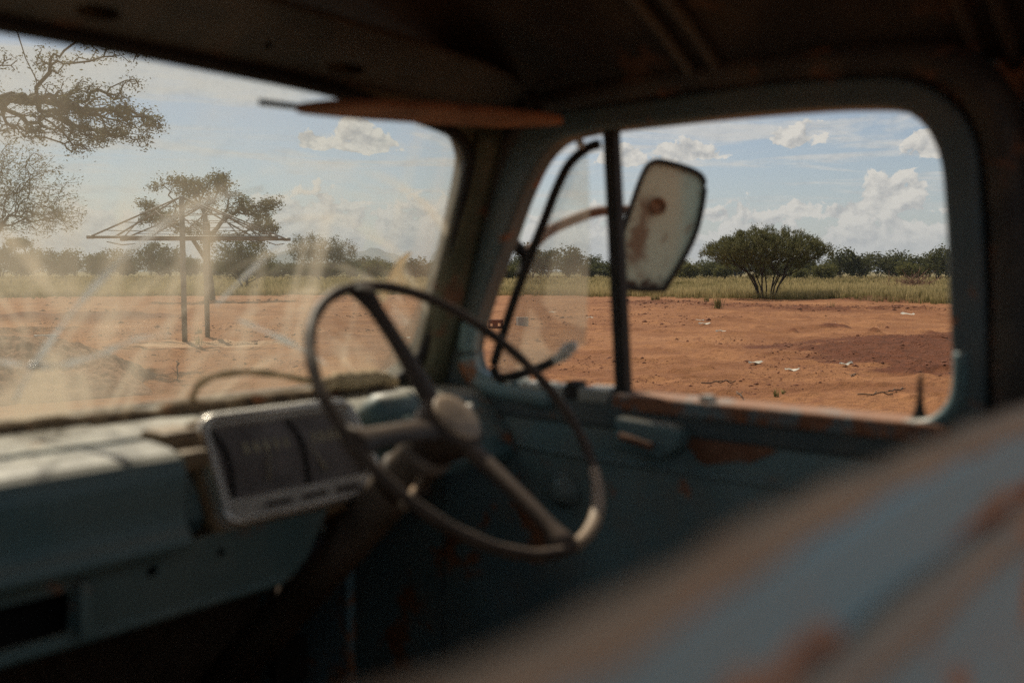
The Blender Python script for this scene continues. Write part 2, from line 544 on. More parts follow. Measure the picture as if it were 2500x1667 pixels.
def wind_dust(t):
    x, y, z = t.xyz(objco(t))
    co = t.comb(x, z, 0.0)
    cloud = t.noise(co, 5.5, 5, 0.55, 0.5)
    drip = t.noise(t.comb(t.m('MULTIPLY', x, 26.0), t.m('MULTIPLY', z, 2.6), 0.0), 1.0, 4, 0.55)
    wipe = t.noise(t.comb(t.m('ADD', t.m('MULTIPLY', x, 9.0), t.m('MULTIPLY', z, -7.0)), t.m('ADD', t.m('MULTIPLY', x, 1.6), t.m('MULTIPLY', z, 1.8)), 3.0), 1.0, 3, 0.5)
    fine = t.noise(co, 160, 3, 0.6)
    # the film is thicker on the passenger half and lower down, where wipers never reached
    side = t.smooth(x, 0.45, 1.2, 1.0, 0.22)
    low = t.smooth(z, 1.46, 1.86, 1.05, 0.26)
    d = t.m('MULTIPLY', t.m('ADD', t.m('MULTIPLY', t.smooth(cloud, 0.34, 0.68), 0.30), t.m('ADD', t.m('MULTIPLY', t.smooth(drip, 0.5, 0.78), 0.16), t.m('MULTIPLY', t.smooth(wipe, 0.55, 0.75), 0.10))), t.m('MULTIPLY', side, low))
    grit = t.noise(co, 240, 2, 0.5)
    d = t.m('ADD', d, t.m('MULTIPLY', t.m('ADD', t.m('ADD', 0.05, t.m('MULTIPLY', fine, 0.04)), t.m('MULTIPLY', t.smooth(grit, 0.66, 0.72), 0.35)), side))
    smear = 0.0
    for px_, pz_ in ((0.98, 1.37), (0.22, 1.37)):
        ax_, az__ = t.m('SUBTRACT', x, px_), t.m('SUBTRACT', z, pz_)
        rad_ = t.m('SQRT', t.m('ADD', t.m('MULTIPLY', ax_, ax_), t.m('MULTIPLY', az__, az__)))
        ang_ = t.m('ARCTAN2', az__, ax_)
        streak = t.noise(t.comb(t.m('MULTIPLY', rad_, 46.0), t.m('MULTIPLY', ang_, 1.3), px_), 1.0, 4, 0.6)
        sw = t.m('MULTIPLY', t.smooth(rad_, 0.10, 0.16), t.smooth(rad_, 0.44, 0.42))
        smear = t.m('ADD', smear, t.m('MULTIPLY', t.m('MULTIPLY', t.smooth(streak, 0.50, 0.70), sw), 0.20))
        ring_ = t.m('DIVIDE', t.m('SUBTRACT', rad_, 0.435), 0.010)
        smear = t.m('ADD', smear, t.m('MULTIPLY', t.m('MULTIPLY', t.smooth(t.m('MULTIPLY', ring_, ring_), 1.0, 0.0), t.smooth(cloud, 0.35, 0.65)), 0.16))
    for x0, w0, za, zb, am in ((0.976, 0.016, 1.52, 1.72, 0.16), (0.945, 0.010, 1.55, 1.70, 0.12), (0.786, 0.012, 1.53, 1.72, 0.15), (0.742, 0.008, 1.55, 1.68, 0.10), (0.872, 0.010, 1.50, 1.66, 0.10), (1.124, 0.014, 1.70, 1.90, 0.06), (0.655, 0.014, 1.50, 1.75, 0.09), (1.075, 0.007, 1.47, 1.60, 0.07)):
        q = t.m('DIVIDE', t.m('ADD', t.m('SUBTRACT', x, x0), t.m('MULTIPLY', t.m('SUBTRACT', cloud, 0.5), 0.03)), w0)
        q = t.m('MULTIPLY', t.smooth(t.m('MULTIPLY', q, q), 1.6, 0.0), t.m('MULTIPLY', t.smooth(z, za - 0.05, za + 0.04), t.smooth(z, zb + 0.07, zb - 0.05)))
        smear = t.m('ADD', smear, t.m('MULTIPLY', q, am * 1.0))
    edge = t.m('ADD', t.smooth(x, 1.12, 1.25, 0.0, 0.10), t.smooth(z, 1.53, 1.455, 0.0, 0.06))
    return t.m('ADD', t.m('ADD', t.m('MULTIPLY', d, 1.05), t.m('MULTIPLY', edge, cloud)), smear, clamp=True)


def vent_dust(t):
    co = objco(t)
    c = t.noise(co, 11, 5, 0.55, 0.4)
    zz = t.xyz(co)[2]
    return t.m('ADD', t.m('ADD', 0.055, t.smooth(zz, 1.74, 1.58, 0.0, 0.10)), t.m('MULTIPLY', t.smooth(c, 0.3, 0.7), 0.16))


M_GLASS = glass_mat('dusty_windscreen_glass', wind_dust)
M_VENT = glass_mat('dusty_vent_glass', vent_dust)


def crack_mat():
    m_, t, out = new_mat('bruised_glass_crack')
    tr = t.add('ShaderNodeBsdfTransparent')
    tl = t.add('ShaderNodeBsdfTranslucent')
    tl.inputs[0].default_value = (0.92, 0.91, 0.88, 1)
    df = t.add('ShaderNodeBsdfDiffuse')
    df.inputs[0].default_value = (0.85, 0.87, 0.88, 1)
    a = t.add('ShaderNodeMixShader')
    a.inputs[0].default_value = 0.5
    t.l.new(tl.outputs[0], a.inputs[1])
    t.l.new(df.outputs[0], a.inputs[2])
    n = t.noise(objco(t), 14, 3, 0.5)
    b = t.add('ShaderNodeMixShader')
    t.l.new(t.smooth(n, 0.35, 0.62, 0.45, 0.95), b.inputs[0])
    t.l.new(tr.outputs[0], b.inputs[1])
    t.l.new(a.outputs[0], b.inputs[2])
    t.l.new(b.outputs[0], out.inputs[0])
    return m_


M_CRACK = crack_mat()
M_PAPER, t, out = new_mat('sun_bleached_sticker')
pa_, pb_, pm_ = t.add('ShaderNodeBsdfDiffuse'), t.add('ShaderNodeBsdfTranslucent'), t.add('ShaderNodeMixShader')
pc_ = t.mix(t.noise(objco(t), 60, 3, 0.6), (0.70, 0.55, 0.36), (0.92, 0.88, 0.78))
t.put(pa_.inputs[0], pc_)
t.put(pb_.inputs[0], pc_)
pm_.inputs[0].default_value = 0.6
t.l.new(pa_.outputs[0], pm_.inputs[1])
t.l.new(pb_.outputs[0], pm_.inputs[2])
t.l.new(pm_.outputs[0], out.inputs[0])
M_GLINT = plain('glint_bead_metal', (0.95, 0.95, 0.93), 0.42, metal=1.0, var=0.02, bump=0.0)


def leaf_mat(name, dark, light, trans=0.35):
    m_, t, out = new_mat(name)
    a = t.add('ShaderNodeAttribute', attribute_name='tint')
    c = t.mix(a.outputs['Fac'], dark, light)
    df = t.add('ShaderNodeBsdfDiffuse')
    t.put(df.inputs[0], c)
    tl = t.add('ShaderNodeBsdfTranslucent')
    t.put(tl.inputs[0], c)
    ms = t.add('ShaderNodeMixShader')
    ms.inputs[0].default_value = trans
    t.l.new(df.outputs[0], ms.inputs[1])
    t.l.new(tl.outputs[0], ms.inputs[2])
    t.l.new(ms.outputs[0], out.inputs[0])
    return m_


M_LEAF = leaf_mat('acacia_leaf', (0.062, 0.066, 0.030), (0.180, 0.175, 0.080), 0.42)
M_LEAF2 = leaf_mat('dry_thorn_leaf', (0.068, 0.070, 0.040), (0.165, 0.162, 0.088), 0.45)
M_LEAF3 = leaf_mat('bush_leaf', (0.050, 0.056, 0.024), (0.140, 0.138, 0.060))
M_LEAFY = leaf_mat('yellow_bush_leaf', (0.085, 0.085, 0.030), (0.190, 0.180, 0.070))
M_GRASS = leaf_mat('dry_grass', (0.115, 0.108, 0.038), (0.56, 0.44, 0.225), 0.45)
M_BARK = plain('dark_bark', (0.048, 0.037, 0.029), 0.95, var=0.35, scale=5)
M_HILL = plain('far_hill_scrub', (0.10, 0.105, 0.075), 0.95, var=0.3, scale=0.004)

# ------------------------------------------------------------------ ground
def vnoise(x, y, seed):
    xi, yi = np.floor(x).astype(np.int64), np.floor(y).astype(np.int64)
    xf, yf = x - xi, y - yi
    def h(a, b):
        n = (a * 374761393 + b * 668265263 + seed * 974711) & 0x7fffffff
        n = ((n ^ (n >> 13)) * 1274126177) & 0x7fffffff
        return ((n ^ (n >> 16)) & 0xffff) / 65535.0
    u, v = xf * xf * (3 - 2 * xf), yf * yf * (3 - 2 * yf)
    return (h(xi, yi) * (1 - u) + h(xi + 1, yi) * u) * (1 - v) + (h(xi, yi + 1) * (1 - u) + h(xi + 1, yi + 1) * u) * v


def fbm(x, y, seed, oct=4):
    s, a, f = 0.0, 0.5, 1.0
    for k in range(oct):
        s = s + a * vnoise(x * f, y * f, seed + k * 17)
        a *= 0.5
        f *= 2.03
    return s


DAMP = np.array([[19.86, 9.48], [22.26, 9.7], [24.78, 9.09], [28.78, 7.06], [16.69, 2.88], [16.53, 4.8], [17.18, 5.92], [17.92, 6.96], [18.77, 8.17]])
BERM = np.array([[42.67, 27.62], [43.49, 24.6], [42.26, 20.53], [41.67, 17.2], [44.64, 15.02]])


def poly_sdf(x, y, poly):
    d = np.full(x.shape, 1e9)
    ins = np.zeros(x.shape, bool)
    for i in range(len(poly)):
        a, b = poly[i - 1], poly[i]
        e = b - a
        t = np.clip(((x - a[0]) * e[0] + (y - a[1]) * e[1]) / (e @ e), 0, 1)
        d = np.minimum(d, np.hypot(x - a[0] - t * e[0], y - a[1] - t * e[1]))
        c = ((a[1] > y) != (b[1] > y)) & (x < (b[0] - a[0]) * (y - a[1]) / (b[1] - a[1] + 1e-12) + a[0])
        ins ^= c
    return np.where(ins, -d, d)


def line_d(x, y, pl):
    d = np.full(x.shape, 1e9)
    for a, b in zip(pl[:-1], pl[1:]):
        e = b - a
        t = np.clip(((x - a[0]) * e[0] + (y - a[1]) * e[1]) / (e @ e), 0, 1)
        d = np.minimum(d, np.hypot(x - a[0] - t * e[0], y - a[1] - t * e[1]))
    return d


def r_edge(az):
    """range at which the tall grass begins"""
    return np.interp(np.degrees(az), [-60, 5, 16.3, 24, 30, 39.4, 50, 58, 67, 100, 160], [53, 53, 54.5, 59.5, 63.5, 67.5, 69.5, 70, 68.5, 69, 69])


MOUNDS = [(27.41, 11.17, 0.45, 0.15), (25.2, 11.32, 0.13, 0.11), (26.04, 9.46, 0.17, 0.17), (54.2, 19.8, 2.2, 0.26), (55.5, 17.6, 1.2, 0.16),
          (16.18, 19.34, 0.9, 0.10), (24.1, 12.6, 0.5, 0.08), (22.1, 11.8, 0.35, 0.07), (18.64, 10.02, 0.16, 0.08), (20.1, 23.6, 1.3, 0.16), (33.0, 21.5, 1.4, 0.12),
          (17.5, 33.0, 2.2, 0.24), (14.9, 34.5, 1.5, 0.22), (29.5, 15.5, 0.9, 0.12), (24.0, 22.6, 1.5, 0.14), (9.55, 14.6, 0.35, 0.09), (22.3, 27.4, 1.1, 0.12)]


def height(x, y):
    r = np.hypot(x, y)
    near = np.clip((r - 4.0) / 6.0, 0, 1) * np.clip((220 - r) / 120, 0, 1)
    h = (fbm(x / 9, y / 9, 3, 3) - 0.44) * 0.22
    h = h + (fbm(x / 1.6, y / 1.6, 11, 4) - 0.47) * 0.115
    c = fbm(x / 0.42, y / 0.42, 29, 3)
    h = h + np.clip(c - 0.47, 0, 1) * 0.24 * np.clip((90 - r) / 50, 0, 1)
    # wheel ruts that cross the yard
    for (p, q, off, dep) in ((0.80, -0.60, 13.2, .07), (0.80, -0.60, 14.9, .07), (0.30, 0.95, 19.5, .06), (0.36, 0.93, 21.3, .06)):
        s = x * q * -1 + y * p - off + 0.6 * np.sin(x * 0.11 + y * 0.07)
        h = h - dep * np.exp(-(s / 0.28) ** 2) * 0.8
    h = h * near
    for (mx, my, mr, mh) in MOUNDS:
        d2 = ((x - mx) ** 2 + (y - my) ** 2) / mr ** 2
        h = h + mh * np.exp(-d2 * 1.2) * (0.65 + 0.7 * fbm(x * 2.2 / mr, y * 2.2 / mr, 41, 3))
    bd = line_d(x, y, BERM)
    h = h + 0.17 * np.exp(-(bd / 1.5) ** 2) * (0.1 + 2.0 * np.clip(fbm(x / 0.7, y / 0.7, 53, 4) - 0.22, 0, 1))
    s = poly_sdf(x, y, DAMP)
    dm = np.clip(-s / 0.6, 0, 1)
    h = h + dm * (0.035 + 0.13 * np.clip(fbm(x / 0.30, y / 0.30, 61, 3) - 0.42, 0, 1))
    return h


azs = np.radians(np.concatenate([np.arange(6, 74, 0.115), np.arange(74, 366, 3.0)]))
rads = np.concatenate([[0.25], np.geomspace(0.8, 9, 26), np.geomspace(9.1, 130, 400), np.geomspace(138, 13000, 62)])
AZ, RR = np.meshgrid(azs, rads, indexing='ij')
GX, GY = RR * np.cos(AZ), RR * np.sin(AZ)
GZ = height(GX, GY)
na, nr = AZ.shape
co = np.stack([GX, GY, GZ], -1).reshape(-1, 3)
ii, jj = np.meshgrid(np.arange(na), np.arange(nr - 1), indexing='ij')
i2 = (ii + 1) % na
fc = np.stack([ii * nr + jj, ii * nr + jj + 1, i2 * nr + jj + 1, i2 * nr + jj], -1).reshape(-1, 4)
me = me_fast('ground', co, fc, True)
bm_c = len(co)
sd = poly_sdf(GX, GY, DAMP) + (fbm(GX / 0.8, GY / 0.8, 71, 4) - 0.47) * 3.0
soil_dark = np.clip(0.5 - sd / 0.5, 0, 1)
bermm = np.exp(-(line_d(GX, GY, BERM) / 2.6) ** 2) * np.clip((fbm(GX / 1.1, GY / 1.1, 73, 4) - 0.32) * 5, 0, 1)
for (mx, my, mr, mh) in MOUNDS[:5] + MOUNDS[11:13]:  # mounds darkened too, putting the shade of their near sides into the colour
    bermm = np.maximum(bermm, 1.1 * np.exp(-(((GX - mx) ** 2 + (GY - my) ** 2) / (mr * 1.2) ** 2) ** 2))
fattr(me, 'soil_dark', np.clip(np.maximum(soil_dark, bermm * 0.95), 0, 1).ravel())  # damp patch, darker berm and mounds share one mask
pl = np.hypot((GX - 12.9) * 0.75 + (GY - 19.4) * 0.65, ((GX - 12.9) * -0.65 + (GY - 19.4) * 0.75) * 0.5) + (fbm(GX / 0.9, GY / 0.9, 79, 3) - 0.45) * 0.9
fattr(me, 'slab', np.clip((1.0 - pl) * 3, 0, 1).ravel())
gedge = RR - r_edge(np.where(AZ > math.pi, AZ - 2 * math.pi, AZ)) + (fbm(GX / 2.5, GY / 2.5, 77, 3) - 0.45) * 5
fattr(me, 'grassy', np.clip(gedge / 2.5, 0, 1).ravel())
m_, t, out = new_mat('red_sand')
co_ = objco(t)
n1_ = t.noise(co_, 0.55, 5, 0.6)
n2_ = t.noise(co_, 7.0, 5, 0.65)
n3_ = t.noise(co_, 45.0, 3, 0.6)
nb_ = t.noise(co_, 0.11, 3, 0.5)
c = t.mix(t.smooth(n1_, 0.36, 0.66), (0.228, 0.094, 0.036), (0.345, 0.158, 0.064))
c = t.mix(t.m('MULTIPLY', t.smooth(nb_, 0.5, 0.68), 0.55), c, (0.39, 0.190, 0.085))
c = t.mix(t.m('MULTIPLY', t.smooth(n2_, 0.52, 0.68), 0.75), c, (0.165, 0.064, 0.030))
c = t.mix(t.m('MULTIPLY', t.smooth(n3_, 0.55, 0.75), 0.35), c, (0.42, 0.215, 0.105))
n4_ = t.noise(co_, 2.2, 6, 0.7, 0.4)
c = t.mix(t.m('MULTIPLY', t.smooth(n4_, 0.52, 0.62), 0.62), c, (0.20, 0.078, 0.034))
ad = t.add('ShaderNodeAttribute', attribute_name='soil_dark')
c = t.mix(t.m('MULTIPLY', ad.outputs['Fac'], t.smooth(n2_, 0.25, 0.6, 1.0, 0.88)), c, t.mix(t.smooth(n2_, 0.4, 0.62), (0.145, 0.046, 0.018), (0.088, 0.028, 0.012)))
asl = t.add('ShaderNodeAttribute', attribute_name='slab')
c = t.mix(t.m('MULTIPLY', asl.outputs['Fac'], 0.75), c, (0.50, 0.33, 0.20))
ag = t.add('ShaderNodeAttribute', attribute_name='grassy')
c = t.mix(ag.outputs['Fac'], c, t.mix(t.smooth(n1_, 0.4, 0.62), (0.20, 0.150, 0.065), (0.16, 0.145, 0.058)))
principled(t, out, c, 0.95, 0, (t.m('ADD', t.m('MULTIPLY', n2_, 0.7), t.m('MULTIPLY', n3_, 0.25)), 1.0, 0.09), 0.2)
ground = link('ground', me, m_)
ground['kind'] = 'structure'
M_SAND = m_

# gravel / sand heap, its own thing
hx, hy = 6.15, 14.2
ua, va = np.meshgrid(np.arange(260) / 260, np.linspace(0.004, 1, 90), indexing='ij')
aa, rr0 = ua * 2 * np.pi, va * 2.6
hX, hY = hx + rr0 * np.cos(aa) * 0.95, hy + rr0 * np.sin(aa) * 0.85
pk = np.clip(1 - rr0 / (2.15 + 0.25 * np.sin(3 * aa) + 0.15 * np.sin(5 * aa + 1)), 0, 1)
hZ = 0.72 * (1 - np.exp(-pk * 1.55)) / (1 - math.exp(-1.55))
hZ = hZ + (fbm(hX / 0.6, hY / 0.6, 91, 4) - 0.47) * 0.30 * np.clip(pk * 4, 0, 1) + (fbm(hX / 0.08, hY / 0.08, 92, 2) - 0.4) * 0.10 * np.clip(pk * 8, 0, 1)
hZ = hZ + height(hX, hY) * 0.5 - 0.05 * (pk <= 0)
ii, jj = np.meshgrid(np.arange(260), np.arange(89), indexing='ij')
i2 = (ii + 1) % 260
me = me_fast('heap', np.stack([hX, hY, hZ], -1).reshape(-1, 3), np.stack([ii * 90 + jj, ii * 90 + jj + 1, i2 * 90 + jj + 1, i2 * 90 + jj], -1).reshape(-1, 4), False)
mh_, t, out = new_mat('brown_gravel')
co_ = objco(t)
a1, a2 = t.noise(co_, 22, 4, 0.7), t.noise(co_, 3, 4, 0.6)
c = t.mix(t.smooth(a2, 0.35, 0.65), (0.22, 0.115, 0.066), (0.32, 0.18, 0.105))
c = t.mix(t.smooth(a1, 0.5, 0.72), c, (0.40, 0.27, 0.17))
c = t.mix(t.smooth(a1, 0.46, 0.30), c, (0.10, 0.055, 0.036))
principled(t, out, c, 0.95, 0, (a1, 1.0, 0.05), 0.2)
tag(link('gravel_heap', me, mh_), 'heap of brown gravel on the red sand beyond the left windscreen', 'gravel heap')

# scattered clods and pebbles
def scatter_lumps(name, pts, sizes, mat, seed):
    g = np.random.default_rng(seed)
    base = np.array([[1, 0, 0], [-1, 0, 0], [0, 1, 0], [0, -1, 0], [0, 0, 1], [0, 0, -0.4]], float)
    tri = np.array([[0, 2, 4], [2, 1, 4], [1, 3, 4], [3, 0, 4], [2, 0, 5], [1, 2, 5], [3, 1, 5], [0, 3, 5]])
    n = len(pts)
    rot = g.uniform(0, 6.28, n)
    V = base[None] * g.uniform(0.55, 1.3, (n, 6, 1)) * np.array([1, 1, 0.7])
    V = V * sizes[:, None, None]
    cs, sn = np.cos(rot)[:, None], np.sin(rot)[:, None]
    X = V[..., 0] * cs - V[..., 1] * sn + pts[:, 0:1]
    Y = V[..., 0] * sn + V[..., 1] * cs + pts[:, 1:2]
    Z = V[..., 2] + pts[:, 2:3]
    co = np.stack([X, Y, Z], -1).reshape(-1, 3)
    f = (tri[None] + (np.arange(n) * 6)[:, None, None]).reshape(-1, 3)
    return link(name, me_fast(name, co, f), mat)


def ground_pts(n, g, r0, r1, a0=8, a1=72, power=1.0):
    a = np.radians(g.uniform(a0, a1, n))
    r = r0 * (r1 / r0) ** g.uniform(0, 1, n)
    x, y = r * np.cos(a), r * np.sin(a)
    return np.stack([x, y, height(x, y)], -1)


g = np.random.default_rng(5)
pts = ground_pts(52000, g, 8.5, 72)
keep = (fbm(pts[:, 0] / 3.5, pts[:, 1] / 3.5, 15, 5) > 0.56)
pts = pts[keep]
sz = 0.0068 * (1 + g.pareto(2.3, len(pts))).clip(1, 8) * np.clip(np.hypot(pts[:, 0], pts[:, 1]) / 16, 0.8, 2.4)
dpt = ground_pts(9000, g, 13, 30, 8, 27)
dpt = dpt[poly_sdf(dpt[:, 0], dpt[:, 1], DAMP) < 0.25][:2600]
bpt = ground_pts(16000, g, 42, 58, 12, 36)
bpt = bpt[(line_d(bpt[:, 0], bpt[:, 1], BERM) < 1.6)][:1500]
allp = np.concatenate([pts, dpt, bpt])
alls = np.concatenate([sz, 0.010 * (1 + g.pareto(2.6, len(dpt))).clip(1, 5), 0.022 * (1 + g.pareto(2.6, len(bpt))).clip(1, 5)])
M_CLOD = plain('red_clod', (0.19, 0.078, 0.040), 0.95, var=0.4, scale=3)
tag(scatter_lumps('soil_clods', allp, alls, M_CLOD, 3), 'red soil clods and pebbles scattered over the sand', 'soil clods', kind='stuff')

# ------------------------------------------------------------------ the truck cab
TRUCK = empty('truck', (0.5, 0.7, 0.0))
tag(TRUCK, 'old blue rusty truck cab seen from inside, steering wheel on the right', 'truck')
CXC = 0.5                                                   # centre line of the cab
def part(name, me, mat, parent=TRUCK, bevel=0.0, solid=0.0):
    o = link(name, me, mat, parent)
    if solid:
        md = o.modifiers.new('thickness', 'SOLIDIFY')
        md.thickness = solid
        md.offset = 0
    return o
def mirx(pts):
    return [(2 * CXC - p[0],) + tuple(p[1:]) for p in pts]

# --- windscreen: opening drawn in the plane of the glass (x across, s up the glass)
WO = (0, 1.28, 1.46)
WEY = Vector((0, -0.16, 0.45)).normalized()
WM = frame(WO, (1, 0, 0), WEY)
half = [(0.5, -0.012), (0.9, -0.012), (1.15, -0.008), (1.21, 0.008), (1.245, 0.045), (1.256, 0.10), (1.256, 0.25), (1.250, 0.37), (1.238, 0.408), (1.205, 0.436), (1.14, 0.452), (0.95, 0.474), (0.72, 0.481), (0.5, 0.483)]
full = half + [(1 - x, s) for x, s in reversed(half[1:-1])]
wopen = [tuple(p)[:2] for p in catmull([(x, s, 0) for x, s in full], 4, True)]
wouter = rounded([(-0.36, -0.10), (1.36, -0.10), (1.36, 0.46), (1.25, 0.55), (-0.25, 0.55), (-0.36, 0.46)], 0.05)
part('windscreen_frame', plate_mesh([wouter, wopen], 0.035, WM @ Matrix.Translation((0, 0, -0.012)), 0.006), M_PILLAR)
ws = part('windscreen', plate_mesh([rounded([(-0.27, -0.03), (1.27, -0.03), (1.27, 0.47), (1.2, 0.5), (-0.2, 0.5), (-0.27, 0.47)], 0.04)], 0.004, WM, 0.0), M_GLASS)
gpath = [WM @ Vector((x, s, 0.010)) for x, s in wopen]
part('windscreen_seal', tube(gpath, 0.010, 8, True), M_BLACK)
# dusty seal strip lying along the lower edge
sp, sr = [], []
for k in range(70):
    x = -0.2 + 1.37 * k / 69
    s = -0.002 + 0.0012 * math.sin(k * 1.3) + 0.002 * math.sin(k * 0.37)
    sp.append(WM @ Vector((x, s, 0.022)))
    sr.append(0.0135 + 0.0012 * math.sin(k * 2.1) + 0.001 * math.sin(k * 0.9) + (0.006 if abs(x - 0.775) < 0.03 else 0))
part('lower_seal', tube(sp, sr, 9, False), M_SEAL)
part('loose_seal_strip', tube([WM @ Vector(p) for p in catmull([(0.785, 0.0, 0.02), (0.793, 0.036, 0.02), (0.822, 0.050, 0.021), (0.88, 0.050, 0.02), (0.946, 0.038, 0.02), (1.02, 0.018, 0.02), (1.08, 0.004, 0.02)], 6)], [0.0052 + 0.001 * math.sin(k) for k in range(37)], 7), M_FOAM)
part('foam_remnant', tube(catmull([WM @ Vector(p) for p in [(1.00, 0.010, 0.030), (1.035, 0.024, 0.030), (1.08, 0.022, 0.030), (1.13, 0.022, 0.028), (1.18, 0.010, 0.026)]], 5), [0.006 + 0.010 * math.sin(math.pi * k / 20) + 0.002 * math.sin(k * 2.3) for k in range(21)], 9), M_FOAM)
# cracks in the glass
for path, wd in (([(0.50, 0.092), (0.523, 0.087), (0.563, 0.078), (0.605, 0.078), (0.655, 0.091), (0.69, 0.106), (0.743, 0.112)], 0.0050),
                 ([(0.544, 0.03), (0.563, 0.080), (0.615, 0.168), (0.685, 0.248), (0.752, 0.296), (0.85, 0.326)], 0.0060),
                 ([(0.808, 0.151), (0.849, 0.197), (0.898, 0.244)], 0.0048),
                 ([(0.848, 0.130), (0.924, 0.099), (0.989, 0.069), (1.035, 0.046)], 0.0052)):
    q = catmull([(x, s, 0.0045) for x, s in path], 8)
    n_ = len(q)
    part('crack', tube([WM @ p for p in q], [wd * (0.25 + 0.75 * math.sin(math.pi * min(max(k / (n_ - 1), 0.04), 0.96))) * (0.75 + 0.35 * math.sin(k * 0.8)) for k in range(n_)], 6, False, 0.35, (0, -0.94, -0.33)), M_CRACK, ws)
part('glint_bead', tube([WM @ Vector((0.563 + 0.990 * q, 0.079 + 0.141 * q, 0.0065)) for q in (-0.0075, -0.004, 0.0, 0.004, 0.0075)], [0.0030, 0.0042, 0.0044, 0.0042, 0.0030], 20), M_GLINT, ws)  # metal bead added and tilted so the sun glints at the crack
part('torn_sticker', plate_mesh([[(1.124, 0.183), (1.133, 0.207), (1.139, 0.222), (1.158, 0.237), (1.168, 0.236), (1.155, 0.214), (1.158, 0.200), (1.175, 0.183), (1.15, 0.176)]], 0.001, WM @ Matrix.Translation((0, 0, 0.004)), 0), M_PAPER, ws)
part('torn_sticker', plate_mesh([[(1.118, 0.163), (1.130, 0.172), (1.139, 0.166), (1.131, 0.150), (1.120, 0.152)]], 0.001, WM @ Matrix.Translation((0, 0, 0.004)), 0), M_PAPER, ws)

# --- header panel above the windscreen with stamped holes; the widest is cut for the visor bracket's shadow
HM = frame((0, 1.118, 1.914), (1, 0, 0), (0, -0.118, 0.060))
hb = [(0.5, 0.002), (0.95, -0.004), (1.14, -0.018), (1.22, -0.034), (1.30, -0.06)]
ht = [(1.335, 0.055), (1.27, 0.084), (1.15, 0.104), (1.02, 0.115), (0.756, 0.127), (0.5, 0.130)]
ho = hb + ht + [(1 - x, s) for x, s in reversed(ht[:-1])] + [(1 - x, s) for x, s in reversed(hb[1:])]
part('header_panel', plate_mesh([ho, ellipse(0.567, 0.050, 0.026, 0.013), ellipse(0.791, 0.054, 0.0065, 0.0065), ellipse(0.930, 0.040, 0.034, 0.012), ellipse(0.30, 0.05, 0.026, 0.013)], 0.004, HM, 0.0), M_HEAD)
part('header_flange', tube([HM @ Vector((x, s, -0.004)) for x, s in [(1 - a, b) for a, b in ht] + list(reversed(ht))], 0.006, 8), M_HEAD)

# --- roof skin and ribs
def arch(x):
    return 0.205 * max(0.0, 1 - abs((x - CXC) / 0.865) ** 3.0)
def roof_pt(u, v, off=0.0):
    x = CXC + (u * 2 - 1) * 0.865
    y = 0.085 + v * 1.115
    e = min(v, 1 - v) * 2
    gfac = 0.62 + 0.38 * min(1.0, e * 2.2) ** 0.6
    return (x, y, 1.905 + (arch(x) + off * 0) * gfac + off)
part('roof', grid_mesh(lambda u, v: roof_pt(u, v), 44, 26), M_ROOF, solid=0.012)
def rib(y, wdt, name, mat):
    for dyy in (-wdt, wdt):
        pts_ = [Vector(roof_pt(0.5 + 0.5 * q / 24, (y + dyy - 0.085) / 1.115)) + Vector((0, 0, -0.012)) for q in range(-24, 25)]
        part(name, tube(pts_, 0.010, 8), mat)
rib(0.725, 0.022, 'roof_rib', M_HEAD)
rib(0.345, 0.020, 'roof_rib', M_RAIL)
for s in (1, -1):
    x_ = 1.318 if s > 0 else -0.318
    ap = catmull([(x_, 1.275, 1.40), (x_, 1.235, 1.55), (x_, 1.165, 1.74), (x_, 1.105, 1.86), (x_, 1.03, 1.918), (x_, 0.85, 1.934), (x_, 0.6, 1.932), (x_, 0.43, 1.918), (x_, 0.352, 1.865), (x_, 0.318, 1.75), (x_, 0.305, 1.5), (x_, 0.30, 1.0)], 6)
    part('door_aperture', tube(ap, 0.030, 10), M_RAIL)
    d_hole = rounded([(1.262, 0.80), (1.262, 1.42), (1.232, 1.56), (1.172, 1.72), (1.097, 1.874), (1.00, 1.904), (0.60, 1.906), (0.43, 1.890), (0.360, 1.83), (0.340, 1.60), (0.335, 0.80)], [0.03, 0.1, 0.1, 0.1, 0.06, 0.03, 0.1, 0.05, 0.08, 0.1, 0.03])
    part('cab_side', plate_mesh([rounded([(0.09, 0.73), (1.64, 0.73), (1.64, 1.36), (1.335, 1.42), (1.15, 1.985), (0.09, 1.985)], 0.03), d_hole], 0.012, frame((x_ + s * 0.034, 0, 0), (0, 1, 0), (0, 0, 1)), 0.003), M_OUT)
    # drip rail outside
    part('drip_rail', tube([(p.x + s * 0.045, p.y, p.z + 0.012) for p in ap[12:52]], 0.012, 8), M_OUT)
    pb, pt_ = Vector((1.286 if s > 0 else -0.286, 1.312, 1.36)), Vector((1.278 if s > 0 else -0.278, 1.125, 1.90))
    q = [pb.lerp(pt_, k / 14) for k in range(15)]
    part('front_pillar', tube(q, [0.040 - 0.006 * k / 14 for k in range(15)], 16), M_PILLAR)
    part('rear_pillar', box_mesh(min(x_ - 0.012, x_ + 0.05), max(x_ - 0.012, x_ + 0.05), 0.10, 0.30, 0.75, 1.94, 0.02), M_RAIL)

